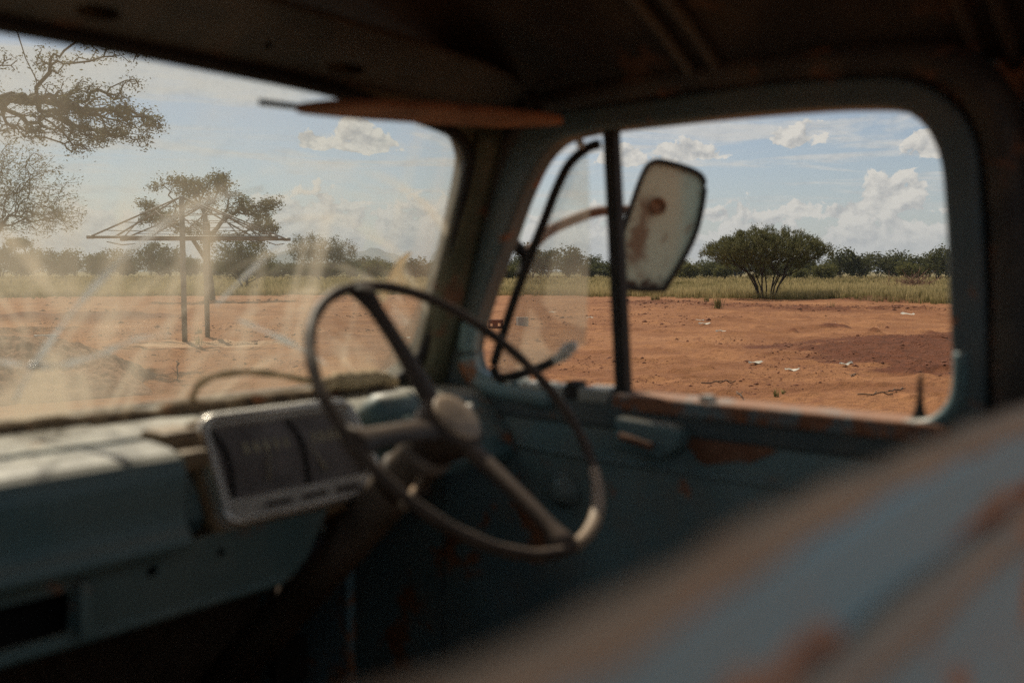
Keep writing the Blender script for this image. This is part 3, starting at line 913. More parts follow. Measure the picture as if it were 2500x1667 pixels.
# --- doors: y,z drawn in the plane of the door
opening = [(1.160, 1.463), (1.186, 1.50), (1.180, 1.54), (1.147, 1.62), (1.107, 1.70), (1.065, 1.785), (1.022, 1.842), (0.960, 1.866), (0.80, 1.870), (0.62, 1.868), (0.50, 1.862), (0.435, 1.848), (0.400, 1.80), (0.388, 1.72), (0.380, 1.60), (0.374, 1.51), (0.385, 1.47), (0.42, 1.456), (0.8, 1.456), (1.08, 1.456)]
d_open = [tuple(p)[:2] for p in catmull([(a, b, 0) for a, b in opening], 4, True)]
d_out = rounded([(1.262, 0.80), (1.262, 1.42), (1.225, 1.56), (1.16, 1.72), (1.085, 1.875), (1.00, 1.908), (0.60, 1.910), (0.43, 1.896), (0.355, 1.83), (0.335, 1.60), (0.33, 0.80)], [0.03, 0.1, 0.1, 0.1, 0.06, 0.03, 0.1, 0.05, 0.08, 0.1, 0.03])
def door(s, name):
    X0 = 1.318 if s > 0 else -0.318
    DM = frame((X0, 0, 0), (0, 1, 0), (0, 0, 1))
    d_up = rounded([(1.262, 1.445), (1.232, 1.56), (1.172, 1.72), (1.097, 1.877), (1.00, 1.908), (0.60, 1.910), (0.43, 1.896), (0.355, 1.83), (0.335, 1.60), (0.33, 1.40), (1.262, 1.40)], [0.0, 0.1, 0.1, 0.06, 0.03, 0.1, 0.05, 0.08, 0.1, 0.0, 0.0])
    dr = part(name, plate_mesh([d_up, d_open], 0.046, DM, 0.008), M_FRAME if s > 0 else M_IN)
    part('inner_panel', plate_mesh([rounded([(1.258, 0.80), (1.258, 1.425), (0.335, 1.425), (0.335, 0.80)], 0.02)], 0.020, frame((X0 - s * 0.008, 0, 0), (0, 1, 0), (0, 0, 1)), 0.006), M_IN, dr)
    part('outer_skin', plate_mesh([rounded([(1.27, 0.78), (1.27, 1.445), (0.325, 1.445), (0.325, 0.78)], 0.03)], 0.010, frame((X0 + s * 0.052, 0, 0), (0, 1, 0), (0, 0, 1)), 0.004), M_OUT, dr)
    return dr, X0
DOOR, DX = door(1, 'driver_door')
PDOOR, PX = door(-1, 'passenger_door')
# belt line of the driver door: rusty rail behind, chalky trim in front
part('window_sill', box_mesh(DX - 0.032, DX + 0.034, 0.372, 0.874, 1.434, 1.4590, 0.006, 3), M_SILL, DOOR)
for y0, y1, z in ((0.888, 0.945, 1.458), (0.975, 1.008, 1.457), (1.020, 1.072, 1.456), (1.085, 1.145, 1.459)):
    part('sill_trim', box_mesh(DX - 0.028, DX + 0.030, y0, y1, z - 0.017, z + 0.006, 0.006), M_PALE, DOOR)
part('sill_trim', box_mesh(DX - 0.026, DX - 0.004, 0.706, 0.726, 1.448, 1.468, 0.005), M_PALE, DOOR)
part('sill_clip', box_mesh(DX - 0.026, DX + 0.004, 0.948, 0.972, 1.443, 1.472, 0.005), M_BLACK, DOOR)
part('corner_gusset', tube(catmull([(DX - 0.015, 1.188, 1.56), (DX - 0.015, 1.196, 1.50), (DX - 0.015, 1.172, 1.460), (DX - 0.015, 1.10, 1.445), (DX - 0.015, 1.0, 1.438)], 6), 0.019, 10), M_IN, DOOR)
part('corner_gusset', tube(catmull([(DX - 0.018, 0.362, 1.55), (DX - 0.018, 0.366, 1.49), (DX - 0.018, 0.392, 1.458), (DX - 0.018, 0.43, 1.449)], 6), 0.011, 10), M_DASH, DOOR)
# divider post of the quarter light
part('divider_post', plate_mesh([[(0.913, 1.880), (0.891, 1.880), (0.862, 1.440), (0.884, 1.440)]], 0.022, frame((DX, 0, 0), (0, 1, 0), (0, 0, 1)), 0.003), M_BLACK, DOOR)
# quarter light swung open: frame along the front and foot, bare glass edge behind
def vent(y, z, off=0.0):
    return Vector((1.68 - 0.35 * y + off, y, z))
vf = [(0.945, 1.857), (0.965, 1.851), (0.993, 1.828), (1.014, 1.789), (1.039, 1.725), (1.068, 1.652), (1.094, 1.578), (1.113, 1.518), (1.121, 1.484), (1.109, 1.467), (1.072, 1.476), (1.027, 1.495), (0.991, 1.519)]
vt = part('quarter_light', tube([vent(p.x, p.y) for p in catmull([(a, b, 0) for a, b in vf], 5)], 0.0085, 8), M_BLACK, DOOR)
VM = frame(vent(1.0, 1.6), (-0.35, 1, 0), (0, 0, 1))
k_ = math.sqrt(1 + 0.35 ** 2)
vg = [(0.965, 1.849), (0.993, 1.826), (1.014, 1.787), (1.039, 1.723), (1.068, 1.650), (1.094, 1.576), (1.113, 1.516), (1.119, 1.484), (1.108, 1.470), (1.072, 1.478), (1.027, 1.497), (0.991, 1.521), (0.966, 1.527), (0.964, 1.600), (0.961, 1.680), (0.962, 1.770)]
part('quarter_glass', plate_mesh([[((a - 1.0) * k_, b - 1.6) for a, b in vg]], 0.004, VM, 0.0), M_VENT, DOOR)
part('glass_latch', tube(catmull([vent(1.012, 1.500, -0.01), vent(0.995, 1.512, -0.012), vent(0.984, 1.524, -0.014), vent(0.972, 1.526, -0.015)], 5), [0.006, 0.007, 0.008, 0.009, 0.010, 0.011, 0.012, 0.012, 0.012, 0.011, 0.010, 0.010, 0.010, 0.009, 0.009, 0.007], 10), M_CHROME, DOOR)
part('hinge_bead', lathe([(0.001, -0.004), (0.006, -0.003), (0.0075, 0.002), (0.004, 0.007), (0.001, 0.008)], frame((DX - 0.028, 0.942, 1.851), (0, 1, 0), (0, 0, 1)), 14), M_CHROME, DOOR)
# lock pin, latch box, winder boss, crease
part('lock_pin', lathe([(0.0105, 0), (0.010, 0.010), (0.006, 0.022), (0.0042, 0.034), (0.0034, 0.060), (0.0028, 0.066)], Matrix.Translation((DX - 0.004, 0.4165, 1.452)), 12), M_BLACK, DOOR)
LM = frame((DX - 0.040, 0, 0), (0, 1, 0), (0, 0, 1))
part('latch_box', plate_mesh([rounded([(0.852, 1.428), (0.752, 1.424), (0.740, 1.412), (0.742, 1.390), (0.768, 1.372), (0.852, 1.378)], 0.008)], 0.040, LM, 0.006), M_DASH, DOOR)
part('inner_handle', tube(catmull([(DX - 0.066, 0.835, 1.401), (DX - 0.076, 0.805, 1.399), (DX - 0.073, 0.775, 1.392)], 6), 0.006, 8), M_RUST, DOOR)
part('winder_boss', lathe([(0.030, 0), (0.030, 0.006), (0.020, 0.012), (0.018, 0.022), (0.010, 0.024)], frame((DX - 0.018, 0.975, 1.29), (0, 1, 0), (0, 0, -1)), 20), M_IN, DOOR)
part('panel_crease', tube([(DX - 0.019, 1.22, 1.356), (DX - 0.019, 0.9, 1.350), (DX - 0.019, 0.35, 1.348)], 0.004, 6), M_IN, DOOR)
part('rust_scab', plate_mesh([[(0.690 + 0.075 * math.cos(a) * (1 + 0.25 * math.sin(3 * a)), 1.392 + 0.022 * math.sin(a) * (1 + 0.3 * math.sin(4 * a))) for a in [k * 0.3142 for k in range(20)]]], 0.002, frame((DX - 0.0193, 0, 0), (0, 1, 0), (0, 0, 1)), 0), M_RUST, DOOR)

# --- door mirror on its bent arm
mc = Vector((1.6, 0.98, 1.733))
mn = Vector((-0.75, -0.66, 0)).normalized()
mu = Vector((0.66, -0.75, 0)).normalized()
MM = frame(mc, mu, (0, 0, 1))
mo = [(-0.018, 0.120), (0.015, 0.118), (0.063, 0.102), (0.080, 0.080), (0.074, 0.024), (0.057, -0.032), (0.013, -0.109), (0.001, -0.119), (-0.056, -0.117), (-0.076, -0.105), (-0.081, -0.04), (-0.065, 0.016), (-0.037, 0.096)]
mo = [tuple(p)[:2] for p in catmull([(a, b, 0) for a, b in mo], 5, True)]
mcx, mcy = 0.0, 0.0
mi = [(a * 0.93, b * 0.955) for a, b in mo]
M_MIRROR, t, out = new_mat('stained_mirror_shell')
x_n, y_n, z_n = t.xyz(objco(t))
u_n = t.m('ADD', t.m('MULTIPLY', t.m('SUBTRACT', x_n, 1.6), 0.6606), t.m('MULTIPLY', t.m('SUBTRACT', y_n, 0.98), -0.7507))
v_n = t.m('SUBTRACT', z_n, 1.733)
nz_ = t.noise(t.comb(u_n, v_n, 0.0), 30, 5, 0.62, 0.6)
nf_ = t.noise(t.comb(u_n, v_n, 0.0), 110, 4, 0.6)
c = t.mix(t.smooth(v_n, -0.06, 0.07), (0.66, 0.67, 0.52), (0.70, 0.62, 0.44))
c = t.mix(t.smooth(u_n, 0.02, 0.055), c, (0.52, 0.63, 0.53))
q_n = t.m('ABSOLUTE', t.m('SUBTRACT', u_n, t.m('ADD', -0.036, t.m('MULTIPLY', v_n, 0.20))))
q_n = t.m('ADD', q_n, t.m('MULTIPLY', t.m('SUBTRACT', nz_, 0.5), 0.075))
st_n = t.m('MULTIPLY', t.smooth(q_n, 0.022, 0.004), t.m('MULTIPLY', t.smooth(v_n, -0.085, -0.055), t.smooth(v_n, 0.070, 0.035)))
c = t.mix(t.m('MULTIPLY', st_n, 0.85), c, t.mix(nf_, (0.17, 0.065, 0.03), (0.36, 0.18, 0.095)))
c = t.mix(t.smooth(t.m('ADD', v_n, t.m('MULTIPLY', t.m('SUBTRACT', nz_, 0.5), 0.10)), -0.092, -0.110), c, (0.10, 0.055, 0.035))
c = t.mix(t.m('MULTIPLY', t.smooth(nz_, 0.54, 0.66), 0.55), c, (0.33, 0.19, 0.11))
principled(t, out, c, 0.6, 0, (nf_, 0.2, 0.002))
mir = part('door_mirror', plate_mesh([mo], 0.012, MM @ Matrix.Translation((0, 0, -0.012)), 0.004), M_MIRROR)
part('mirror_rim', tube([MM @ Vector((a * 0.985, b * 0.985, -0.002)) for a, b in mo], 0.0050, 8, True), M_BLACK, mir)
part('mirror_boss', lathe([(0.016, 0), (0.016, 0.006), (0.011, 0.0075), (0.011, 0.003), (0.001, 0.003)], MM @ Matrix.Translation((-0.007, 0.038, -0.008)), 18), M_SCAB, mir)
part('mirror_arm', tube(catmull([(1.372, 1.125, 1.672), (1.385, 1.118, 1.690), (1.42, 1.108, 1.720), (1.46, 1.083, 1.742), (1.50, 1.065, 1.757), (1.55, 1.055, 1.763), (1.625, 1.01, 1.766)], 6), 0.0095, 10), M_RUST, mir)
part('arm_bracket', tube(catmull([(1.345, 1.150, 1.715), (1.368, 1.138, 1.695), (1.375, 1.120, 1.672), (1.36, 1.12, 1.64)], 5), 0.011, 8), M_BLACK, mir)

# --- sun visor
vis = [(-0.005, 0.022), (0.05, 0.002), (0.15, -0.002), (0.28, 0.0), (0.36, 0.016), (0.41, 0.055), (0.36, 0.088), (0.2, 0.10), (0.06, 0.085)]
vis = [tuple(p)[:2] for p in catmull([(a, b, 0) for a, b in vis], 5, True)]
VSM = frame((0.84, 1.085, 1.862), (0.325, -0.085, 0.010), (-0.26, -1.0, 0.055))
VI = part('sun_visor', plate_mesh([vis], 0.012, VSM, 0.005), M_VISOR)
part('visor_rod', tube([(0.785, 1.082, 1.8665), (0.86, 1.068, 1.866), (1.0, 1.03, 1.868)], 0.0042, 8), M_BLACK, VI)
part('visor_bracket', tube(catmull([(1.20, 0.955, 1.878), (1.235, 0.985, 1.895), (1.262, 1.02, 1.93)], 5), 0.012, 8), M_RAIL, VI)

# --- dashboard
DASH = part('dashboard', extrude_profile([(1.30, 1.40), (1.30, 1.452), (1.112, 1.450), (1.108, 1.442), (1.100, 1.441), (1.096, 1.448), (1.05, 1.4445), (1.034, 1.441), (1.024, 1.435), (1.017, 1.426), (1.0145, 1.415), (1.016, 1.40), (1.020, 1.38), (1.020, 1.366), (1.015, 1.356), (1.008, 1.348), (1.005, 1.340), (1.009, 1.332), (1.018, 1.328), (1.05, 1.326), (1.10, 1.34)], -0.30, 0.628, 0.003), M_DASH)
part('dash_wing', extrude_profile([(1.30, 1.40), (1.30, 1.450), (1.17, 1.447), (1.145, 1.437), (1.12, 1.41), (1.09, 1.375), (1.075, 1.345), (1.085, 1.328), (1.2, 1.33)], 0.630, 1.295, 0.003), M_DASH, DASH)
PMx = frame((0, 1.062, 1.245), (1, 0, 0), (0, -0.014, 0.085))
part('lower_panel', plate_mesh([[(-0.3, 0.0), (0.80, 0.0), (0.83, 0.02), (0.86, 0.086), (-0.3, 0.086)], rounded([(0.36, 0.010), (0.505, 0.010), (0.505, 0.060), (0.36, 0.060)], 0.006), ellipse(0.602, 0.058, 0.0075, 0.0075, 14), ellipse(0.694, 0.060, 0.0060, 0.0060, 14)], 0.003, PMx, 0.0), M_DASH, DASH)
part('slot_rim', box_mesh(0.508, 0.522, 1.036, 1.050, 1.252, 1.312, 0.004), M_DASH, DASH)
part('lower_lip', tube([(-0.3, 1.066, 1.243), (0.5, 1.066, 1.243), (0.79, 1.066, 1.244), (0.82, 1.07, 1.256)], 0.009, 8), M_DASH, DASH)
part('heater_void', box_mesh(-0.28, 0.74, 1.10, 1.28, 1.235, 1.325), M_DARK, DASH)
part('rusty_bracket', box_mesh(0.640, 0.690, 1.085, 1.140, 1.430, 1.456, 0.010), M_TAN, DASH)
part('rusty_bracket', box_mesh(0.642, 0.680, 1.048, 1.070, 1.412, 1.436, 0.008), M_TAN, DASH)
# instrument cluster
KM = frame((0.828, 1.085, 1.3950), (1, 0, 0), (0, 0.07, 0.117))
hw, hh_ = 0.131, 0.074
CL = part('instrument_cluster', plate_mesh([rounded([(-hw - .012, -hh_ - .006), (hw + .012, -hh_ - .006), (hw + .006, hh_ + .006), (-hw - .006, hh_ + .006)], 0.024)], 0.080, KM @ Matrix.Translation((0, 0, -0.046)), 0.006), M_TAN, TRUCK)
bz = rounded([(-hw - .004, -hh_), (hw + .004, -hh_), (hw - .004, hh_), (-hw + .004, hh_)], 0.024)
bi = rounded([(-hw + .017, -hh_ + .035), (hw - .012, -hh_ + .035), (hw - .019, hh_ - .013), (-hw + .022, hh_ - .013)], 0.010)
part('bezel', plate_mesh([bz, bi], 0.024, KM @ Matrix.Translation((0, 0, 0.0)), 0.0075), M_SILVER, CL)
part('bezel_trim', tube([KM @ Vector((a * 0.965, b * 0.955, 0.0115)) for a, b in bz], 0.0060, 10, True), M_TRIM, CL)
part('dial_face', plate_mesh([rounded([(-hw + .004, -hh_ + .030), (hw - .004, -hh_ + .030), (hw - .010, hh_ - .006), (-hw + .010, hh_ - .006)], 0.008)], 0.002, KM @ Matrix.Translation((0, 0, -0.0035)), 0), M_DIAL, CL)
part('legend_strip', plate_mesh([rounded([(-hw + .012, -hh_ + .007), (hw - .012, -hh_ + .007), (hw - .012, -hh_ + .028), (-hw + .012, -hh_ + .028)], 0.008)], 0.002, KM @ Matrix.Translation((0, 0, 0.0126)), 0), M_STRIP, CL)
for xa, xb in ((-0.072, -0.030), (-0.014, 0.028), (0.044, 0.084)):
    part('legend_mark', plate_mesh([[(xa, -hh_ + .014), (xb, -hh_ + .014), (xb, -hh_ + .0205), (xa, -hh_ + .0205)]], 0.0008, KM @ Matrix.Translation((0, 0, 0.0141)), 0), M_WHEEL, CL)
for xs in (-0.098, 0.022):
    part('dial_divider', tube([KM @ Vector(p) for p in catmull([(xs - 0.004, 0.058, 0), (xs + 0.006, 0.030, 0), (xs + 0.004, 0.0, 0), (xs - 0.006, -0.036, 0)], 5)], 0.0030, 8), M_BLACK, CL)
for xs, dxn in ((-0.045, 0.016), (0.050, -0.012)):
    part('needle', tube([KM @ Vector((xs, -0.022, 0.001)), KM @ Vector((xs + dxn, 0.022, 0.001))], [0.0016, 0.0007], 6), M_MARK, CL)
for k, xs in enumerate((-0.060, -0.044, -0.028, -0.012, 0.004, 0.052, 0.066, 0.080, 0.092)):
    part('dial_numeral', plate_mesh([rounded([(xs - .003, 0.020), (xs + .003, 0.020), (xs + .0035, 0.036), (xs - .0025, 0.036)], 0.002), ellipse(xs + 0.0003, 0.0315, 0.0012, 0.002, 8)], 0.0006, KM @ Matrix.Translation((0, 0, -0.0018)), 0), M_MARK, CL)
# rounded demister cowl to the right of the cluster
for k, (cx_, cz_, rr_) in enumerate(((1.045, 1.436, 0.030), (1.050, 1.405, 0.034))):
    part('demister_cowl', tube([(cx_ - 0.06, 1.135 - 0.01 * k, cz_ - 0.02), (cx_ - 0.03, 1.115 - 0.01 * k, cz_), (cx_ + 0.02, 1.110 - 0.01 * k, cz_ + 0.002), (cx_ + 0.06, 1.125, cz_ - 0.012)], [rr_ * .6, rr_, rr_, rr_ * .5], 14), M_DASH, DASH)

# --- steering
sc_ = Vector((0.941, 0.872, 1.4715))
th, ph = R(45), R(7)
sn_ = Vector((math.sin(ph) * math.cos(th), -math.cos(ph) * math.cos(th), math.sin(th)))
su = sn_.cross(Vector((0, 0, 1))).normalized()
sv = sn_.cross(su)
SM = Matrix(((su.x, sv.x, sn_.x, sc_.x), (su.y, sv.y, sn_.y, sc_.y), (su.z, sv.z, sn_.z, sc_.z), (0, 0, 0, 1)))
rimp = [SM @ Vector((0.2245 * math.cos(a), 0.2245 * math.sin(a), 0)) for a in [2 * math.pi * k / 96 for k in range(96)]]
SW = part('steering_wheel', tube(rimp, [0.0074 + 0.0005 * math.sin(k * 2 * math.pi / 96 * 24) for k in range(96)], 12, True), M_WHEEL)
part('sunlit_rim', tube([SM @ Vector((0.2245 * math.cos(a), 0.2245 * math.sin(a), 0)) for a in [R(92 + 2.5 * k) for k in range(21)]], [0.0078 + 0.0020 * math.sin(math.pi * k / 20) for k in range(21)], 12), M_WPALE, SW)  # dusty rim paled further: sunlight on its lower right, put into the colour
for ang in (-85, 3.6, 90):
    a = R(ang)
    q, rr_ = [], []
    for k in range(12):
        f = k / 11
        r_ = 0.03 + f * 0.192
        q.append(SM @ Vector((r_ * math.cos(a), r_ * math.sin(a), -0.030 * (1 - f) ** 1.5 - 0.002)))
        rr_.append(0.0215 - 0.006 * math.sin(math.pi * f * 0.8) + 0.010 * max(0, f - 0.85) * 6)
    part('spoke', tube(q, rr_, 10, False, 0.45, tuple(sn_)), M_WHEEL, SW)
part('hub', lathe([(0.026, -0.085), (0.036, -0.07), (0.044, -0.05), (0.047, -0.032), (0.046, -0.022), (0.040, -0.016)], SM, 32), M_WHEEL, SW)
part('horn_cap', lathe([(0.0375, -0.020), (0.0375, -0.014), (0.0355, -0.0118), (0.030, -0.0105), (0.015, -0.009), (0.001, -0.0085)], SM, 32), M_WPALE, SW)
part('steering_column', lathe([(0.034, -0.75), (0.034, -0.10), (0.037, -0.095), (0.037, -0.08), (0.026, -0.075)], SM, 24), M_COL)
part('column_clamp', lathe([(0.038, -0.16), (0.038, -0.135), (0.036, -0.13)], SM, 24), M_WHEEL)
part('indicator_stalk', tube([SM @ Vector(p) for p in [(-0.035, 0.0, -0.06), (-0.085, -0.028, -0.052), (-0.098, -0.034, -0.050)]], [0.0035, 0.0035, 0.0055], 8), M_CHROME)
part('indicator_stalk', tube([SM @ Vector(p) for p in [(0.03, 0.03, -0.095), (0.075, 0.055, -0.10), (0.090, 0.060, -0.10)]], [0.004, 0.006, 0.007], 8), M_LIP)

# --- cowl, floor, firewall, seat, rear wall
for s in (1, -1):
    x_ = 1.305 if s > 0 else -0.305
    part('kick_panel', box_mesh(min(x_, x_ + s * 0.03), max(x_, x_ + s * 0.03), 1.262, 1.62, 0.72, 1.40, 0.004), M_IN)
part('firewall', box_mesh(-0.30, 1.30, 1.60, 1.62, 0.70, 1.42, 0.003), M_FLOOR)
part('cab_floor', box_mesh(-0.34, 1.34, 0.13, 1.60, 0.70, 0.72, 0.003), M_FLOOR)
part('pedal', box_mesh(0.90, 0.97, 1.40, 1.42, 0.92, 1.00, 0.006), M_BLACK)
part('pedal', box_mesh(1.03, 1.10, 1.40, 1.42, 0.92, 1.00, 0.006), M_BLACK)
SEAT = part('bench_seat', box_mesh(-0.22, 1.22, 0.20, 0.72, 0.95, 1.10, 0.04, 4), M_SEAT)
part('backrest', box_mesh(-0.22, 1.22, 0.16, 0.29, 1.10, 1.42, 0.05, 4), M_SEAT, SEAT)
part('seat_base', box_mesh(-0.20, 1.20, 0.20, 0.68, 0.72, 0.95, 0.01), M_FLOOR, SEAT)
RM = frame((0, 0.125, 0), (1, 0, 0), (0, 0, 1))
rw_out = rounded([(-0.345, 0.72), (1.345, 0.72), (1.345, 1.88), (1.22, 2.03), (-0.22, 2.03), (-0.345, 1.88)], 0.06)
rw_in = rounded([(-0.17, 1.567), (0.05, 1.567), (0.20, 1.571), (0.38, 1.576), (1.17, 1.577), (1.17, 1.99), (-0.17, 1.99)], 0.07)
def sag(x):
    return -0.007 * (0.5 - 0.5 * math.cos(math.pi * min(max((0.36 - x) / 0.30, 0), 1)))
RW = part('rear_wall', plate_mesh([rw_out, rw_in], 0.024, RM, 0.004), M_OUT)
part('rear_window_lip', tube([(x, 0.120 + 0.0015 * math.sin(x * 23), 1.5780 + sag(x) + 0.0012 * math.sin(x * 31)) for x in [-0.12 + 1.24 * k / 60 for k in range(61)]], [0.0068 + 0.0008 * math.sin(k * 1.9) for k in range(61)], 10), M_LIP, RW)
part('pressed_swage', tube([(x, 0.110 + 0.001 * math.sin(x * 17), 1.5335 + sag(x) * 0.9) for x in [-0.30 + 1.60 * k / 60 for k in range(61)]], [0.0085 + 0.0012 * math.sin(k * 1.1) for k in range(61)], 10), M_SWAGE, RW)
for xa, xb in ((0.16, 0.30), (0.36, 0.74), (0.80, 1.05)):
    part('rusted_seam', tube([(xa + (xb - xa) * k / 24, 0.1150 + 0.0015 * math.sin(k * 0.9), 1.5480 + sag(xa) * 0.95 + 0.002 * math.sin(k * 0.7 + xa * 9)) for k in range(25)], [0.0015 + 0.0065 * math.sin(math.pi * (0.04 + 0.92 * k / 24)) * (0.8 + 0.3 * math.sin(k * 1.3)) for k in range(25)], 8), M_RUST, RW)

# --- what lies outside the cab: bonnet, wings, grille, wheels, chassis
def bonnet(u, v):
    x = CXC + (u * 2 - 1) * 0.66
    y = 1.34 + v * 1.06
    z = 1.36 - 0.13 * v - 0.12 * abs(u * 2 - 1) ** 3 - 0.10 * max(0, v - 0.85) / 0.15
    return (x, y, z)
part('bonnet', grid_mesh(bonnet, 24, 20), M_OUT, solid=0.012)
part('bonnet_side', box_mesh(-0.16, -0.14, 1.34, 2.38, 0.80, 1.16, 0.005), M_OUT)
part('bonnet_side', box_mesh(1.14, 1.16, 1.34, 2.38, 0.80, 1.16, 0.005), M_OUT)
part('cowl_top', box_mesh(-0.34, 1.34, 1.325, 1.62, 1.30, 1.345, 0.01), M_OUT)
GR = part('grille', box_mesh(-0.14, 1.14, 2.36, 2.39, 0.70, 1.10, 0.01), M_OUT)
for k in range(6):
    part('grille_bar', box_mesh(0.02, 0.98, 2.392, 2.405, 0.76 + 0.05 * k, 0.78 + 0.05 * k, 0.004), M_RUST, GR)
for x_ in (0.02, 0.98):
    part('headlamp', lathe([(0.085, 0), (0.09, 0.03), (0.075, 0.045), (0.03, 0.052)], frame((x_ + (-0.02 if x_ < .5 else 0.02), 2.39, 0.97), (1, 0, 0), (0, 0, -1)), 20), M_CHROME, GR)
part('bumper', box_mesh(-0.35, 1.35, 2.46, 2.50, 0.52, 0.68, 0.012), M_RUST)
def wing(s):
    def f(u, v):
        a = math.pi * (0.02 + 0.96 * u)
        r_ = 0.50
        x0 = 1.14 if s > 0 else -0.14
        return (x0 + s * 0.26 * v, 1.88 + r_ * math.cos(a), 0.52 + r_ * math.sin(a) - 0.06 * v * v)
    return grid_mesh(f, 18, 5)
part('wing', wing(1), M_OUT, solid=0.01)
part('wing', wing(-1), M_OUT, solid=0.01)
for x_ in (-0.22, 1.22):
    for y_ in (1.88, -1.25):
        WMx = frame((x_ - 0.10, y_, 0.40), (0, 1, 0), (0, 0, 1))
        wh = part('wheel', lathe([(0.20, 0.02), (0.30, 0.01), (0.385, 0.03), (0.40, 0.06), (0.40, 0.14), (0.385, 0.17), (0.30, 0.19), (0.20, 0.18)], WMx, 32), M_TYRE)
        part('hub_disc', lathe([(0.19, 0.015), (0.12, 0.005), (0.06, -0.01), (0.055, 0.21), (0.12, 0.195), (0.19, 0.185)], WMx, 24), M_RUST, wh)
for x_ in (0.12, 0.80):
    part('chassis_rail', box_mesh(x_, x_ + 0.08, -2.4, 2.45, 0.50, 0.66, 0.006), M_RUST)
for y_ in (1.88, -1.25):
    part('axle', tube([(-0.2, y_, 0.42), (1.2, y_, 0.42)], 0.05, 10), M_RUST)
for y_ in (-2.3, -0.4, 0.4):
    part('cross_member', box_mesh(0.20, 0.80, y_, y_ + 0.07, 0.53, 0.63, 0.004), M_RUST)
for y_ in (0.25, 1.45):
    part('cab_mount', box_mesh(0.10, 0.90, y_, y_ + 0.08, 0.655, 0.702, 0.004), M_RUST)

# ------------------------------------------------------------------ clothes-drying frame: two pipe masts with trusses
D = Vector((0.641, -0.767, 0)).normalized()
def drier(name, base, top, reach, label):
    e = empty(name, (base[0], base[1], 0))
    tag(e, label, 'drying frame', 'clothes drying masts')
    b, tp = Vector((base[0], base[1], -0.1)), Vector((base[0], base[1], top))
    zb = 2.44
    part('post', tube([b, b.lerp(tp, 0.5), tp], 0.062, 12), M_STEEL, e)
    ends = {}
    for s in (-1, 1):
        L_ = Vector((base[0], base[1], zb)) + D * (reach * s)
        ends[s] = L_
        for o in (0.0, 0.5):
            foot = Vector((base[0], base[1], zb + 0.02)) + D * ((reach - o - 0.08) * s) + Vector((0.767, 0.641, 0)) * (0.10 if o else -0.05)
            part('strut', tube([tp + Vector((0, 0, -0.03)) + D * (0.04 * s), foot], 0.021, 6), M_STEEL, e)
        part('brace', tube([Vector((base[0], base[1], 2.55)) + D * (0.06 * s), Vector((base[0], base[1], 3.05)) + D * (0.62 * s)], 0.016, 6), M_STEEL, e)
        part('brace', tube([Vector((base[0], base[1], zb)) + D * (1.35 * s), Vector((base[0], base[1], 2.93)) + D * (0.9 * s)], 0.012, 6), M_STEEL, e)
    part('cross_beam', tube([ends[-1], ends[1]], 0.034, 8), M_STEEL, e)
    part('end_cap', tube([ends[-1] - D * 0.05, ends[-1] + D * 0.12], 0.042, 8), M_STEEL, e)
    part('end_cap', tube([ends[1] - D * 0.12, ends[1] + D * 0.05], 0.042, 8), M_STEEL, e)
    for f in (0.25, 0.45, 0.64, 0.84):
        z = top - (top - zb) * f
        hl = reach * f * 0.95
        for off in (-0.05, 0.06):
            q = [Vector((base[0], base[1], z - 0.02 * math.sin(math.pi * k / 8))) + D * (hl * (k / 4 - 1)) + Vector((0.767, 0.641, 0)) * off for k in range(9)]
            part('line', tube(q, 0.0065, 4), M_WIRE, e)
    return e
drier('drying_frame', (12.83, 20.72), 3.38, 2.16, 'taller nearer pipe mast with triangular truss of lines, left of the two')
drier('drying_frame', (14.13, 21.79), 3.30, 2.06, 'farther pipe mast with triangular truss of lines, behind the nearer one')
q0, q1 = Vector((12.83, 20.72, 2.33)), Vector((14.13, 21.79, 2.33))
for s, sl in ((-1, 1.75), (1, 1.95)):
    pa, pb = q0 + D * (sl * s), q1 + D * (sl * s)
    tag(link('tie_line', tube([pa, pa.lerp(pb, .5) + Vector((0, 0, -0.05)), pb], 0.012, 5), M_WIRE), 'wire tying the %s ends of the two drying masts together' % ('left' if s < 0 else 'right'), 'wire')

# ------------------------------------------------------------------ yard things
def gz(x, y):
    return float(height(np.array([x], float), np.array([y], float))[0])
# hollow concrete block, open cell up
def block_mesh(w_, d_, h_, wall):
    return plate_mesh([[(-w_ / 2, -d_ / 2), (w_ / 2, -d_ / 2), (w_ / 2, d_ / 2), (-w_ / 2, d_ / 2)], [(-w_ / 2 + wall, -d_ / 2 + wall), (w_ / 2 - wall, -d_ / 2 + wall), (w_ / 2 - wall, d_ / 2 - wall), (-w_ / 2 + wall, d_ / 2 - wall)]], h_, Matrix.Translation((0, 0, h_ / 2)), 0.006)
tag(link('concrete_block', block_mesh(0.32, 0.22, 0.28, 0.045), M_CONC, None, (22.98, 18.88, gz(22.98, 18.88) - 0.01), (0, 0, R(-36))), 'grey hollow concrete block standing on the sand behind the quarter light', 'concrete block')
me = plate_mesh([[(-0.21, 0), (0.21, 0), (0.21, 0.25), (-0.21, 0.25)], [(-0.16, 0.06), (-0.09, 0.06), (-0.09, 0.14), (-0.16, 0.14)], [(0.06, 0.06), (0.14, 0.06), (0.14, 0.15), (0.06, 0.15)]], 0.17, frame((0, 0, 0), (1, 0, 0), (0, 0, 1)), 0.005)
tag(link('clay_block', me, M_BRICK, None, (21.35, 18.52, gz(21.35, 18.52) - 0.01), (0, 0, R(-48))), 'reddish brown hollow clay block with square openings beside the steering wheel rim', 'clay block')
tag(link('concrete_block', block_mesh(0.40, 0.24, 0.34, 0.05), M_CONC, None, (9.35, 20.2, gz(9.35, 20.2) - 0.01), (0, 0, R(-20))), 'grey concrete block half hidden behind the gravel heap', 'concrete block')
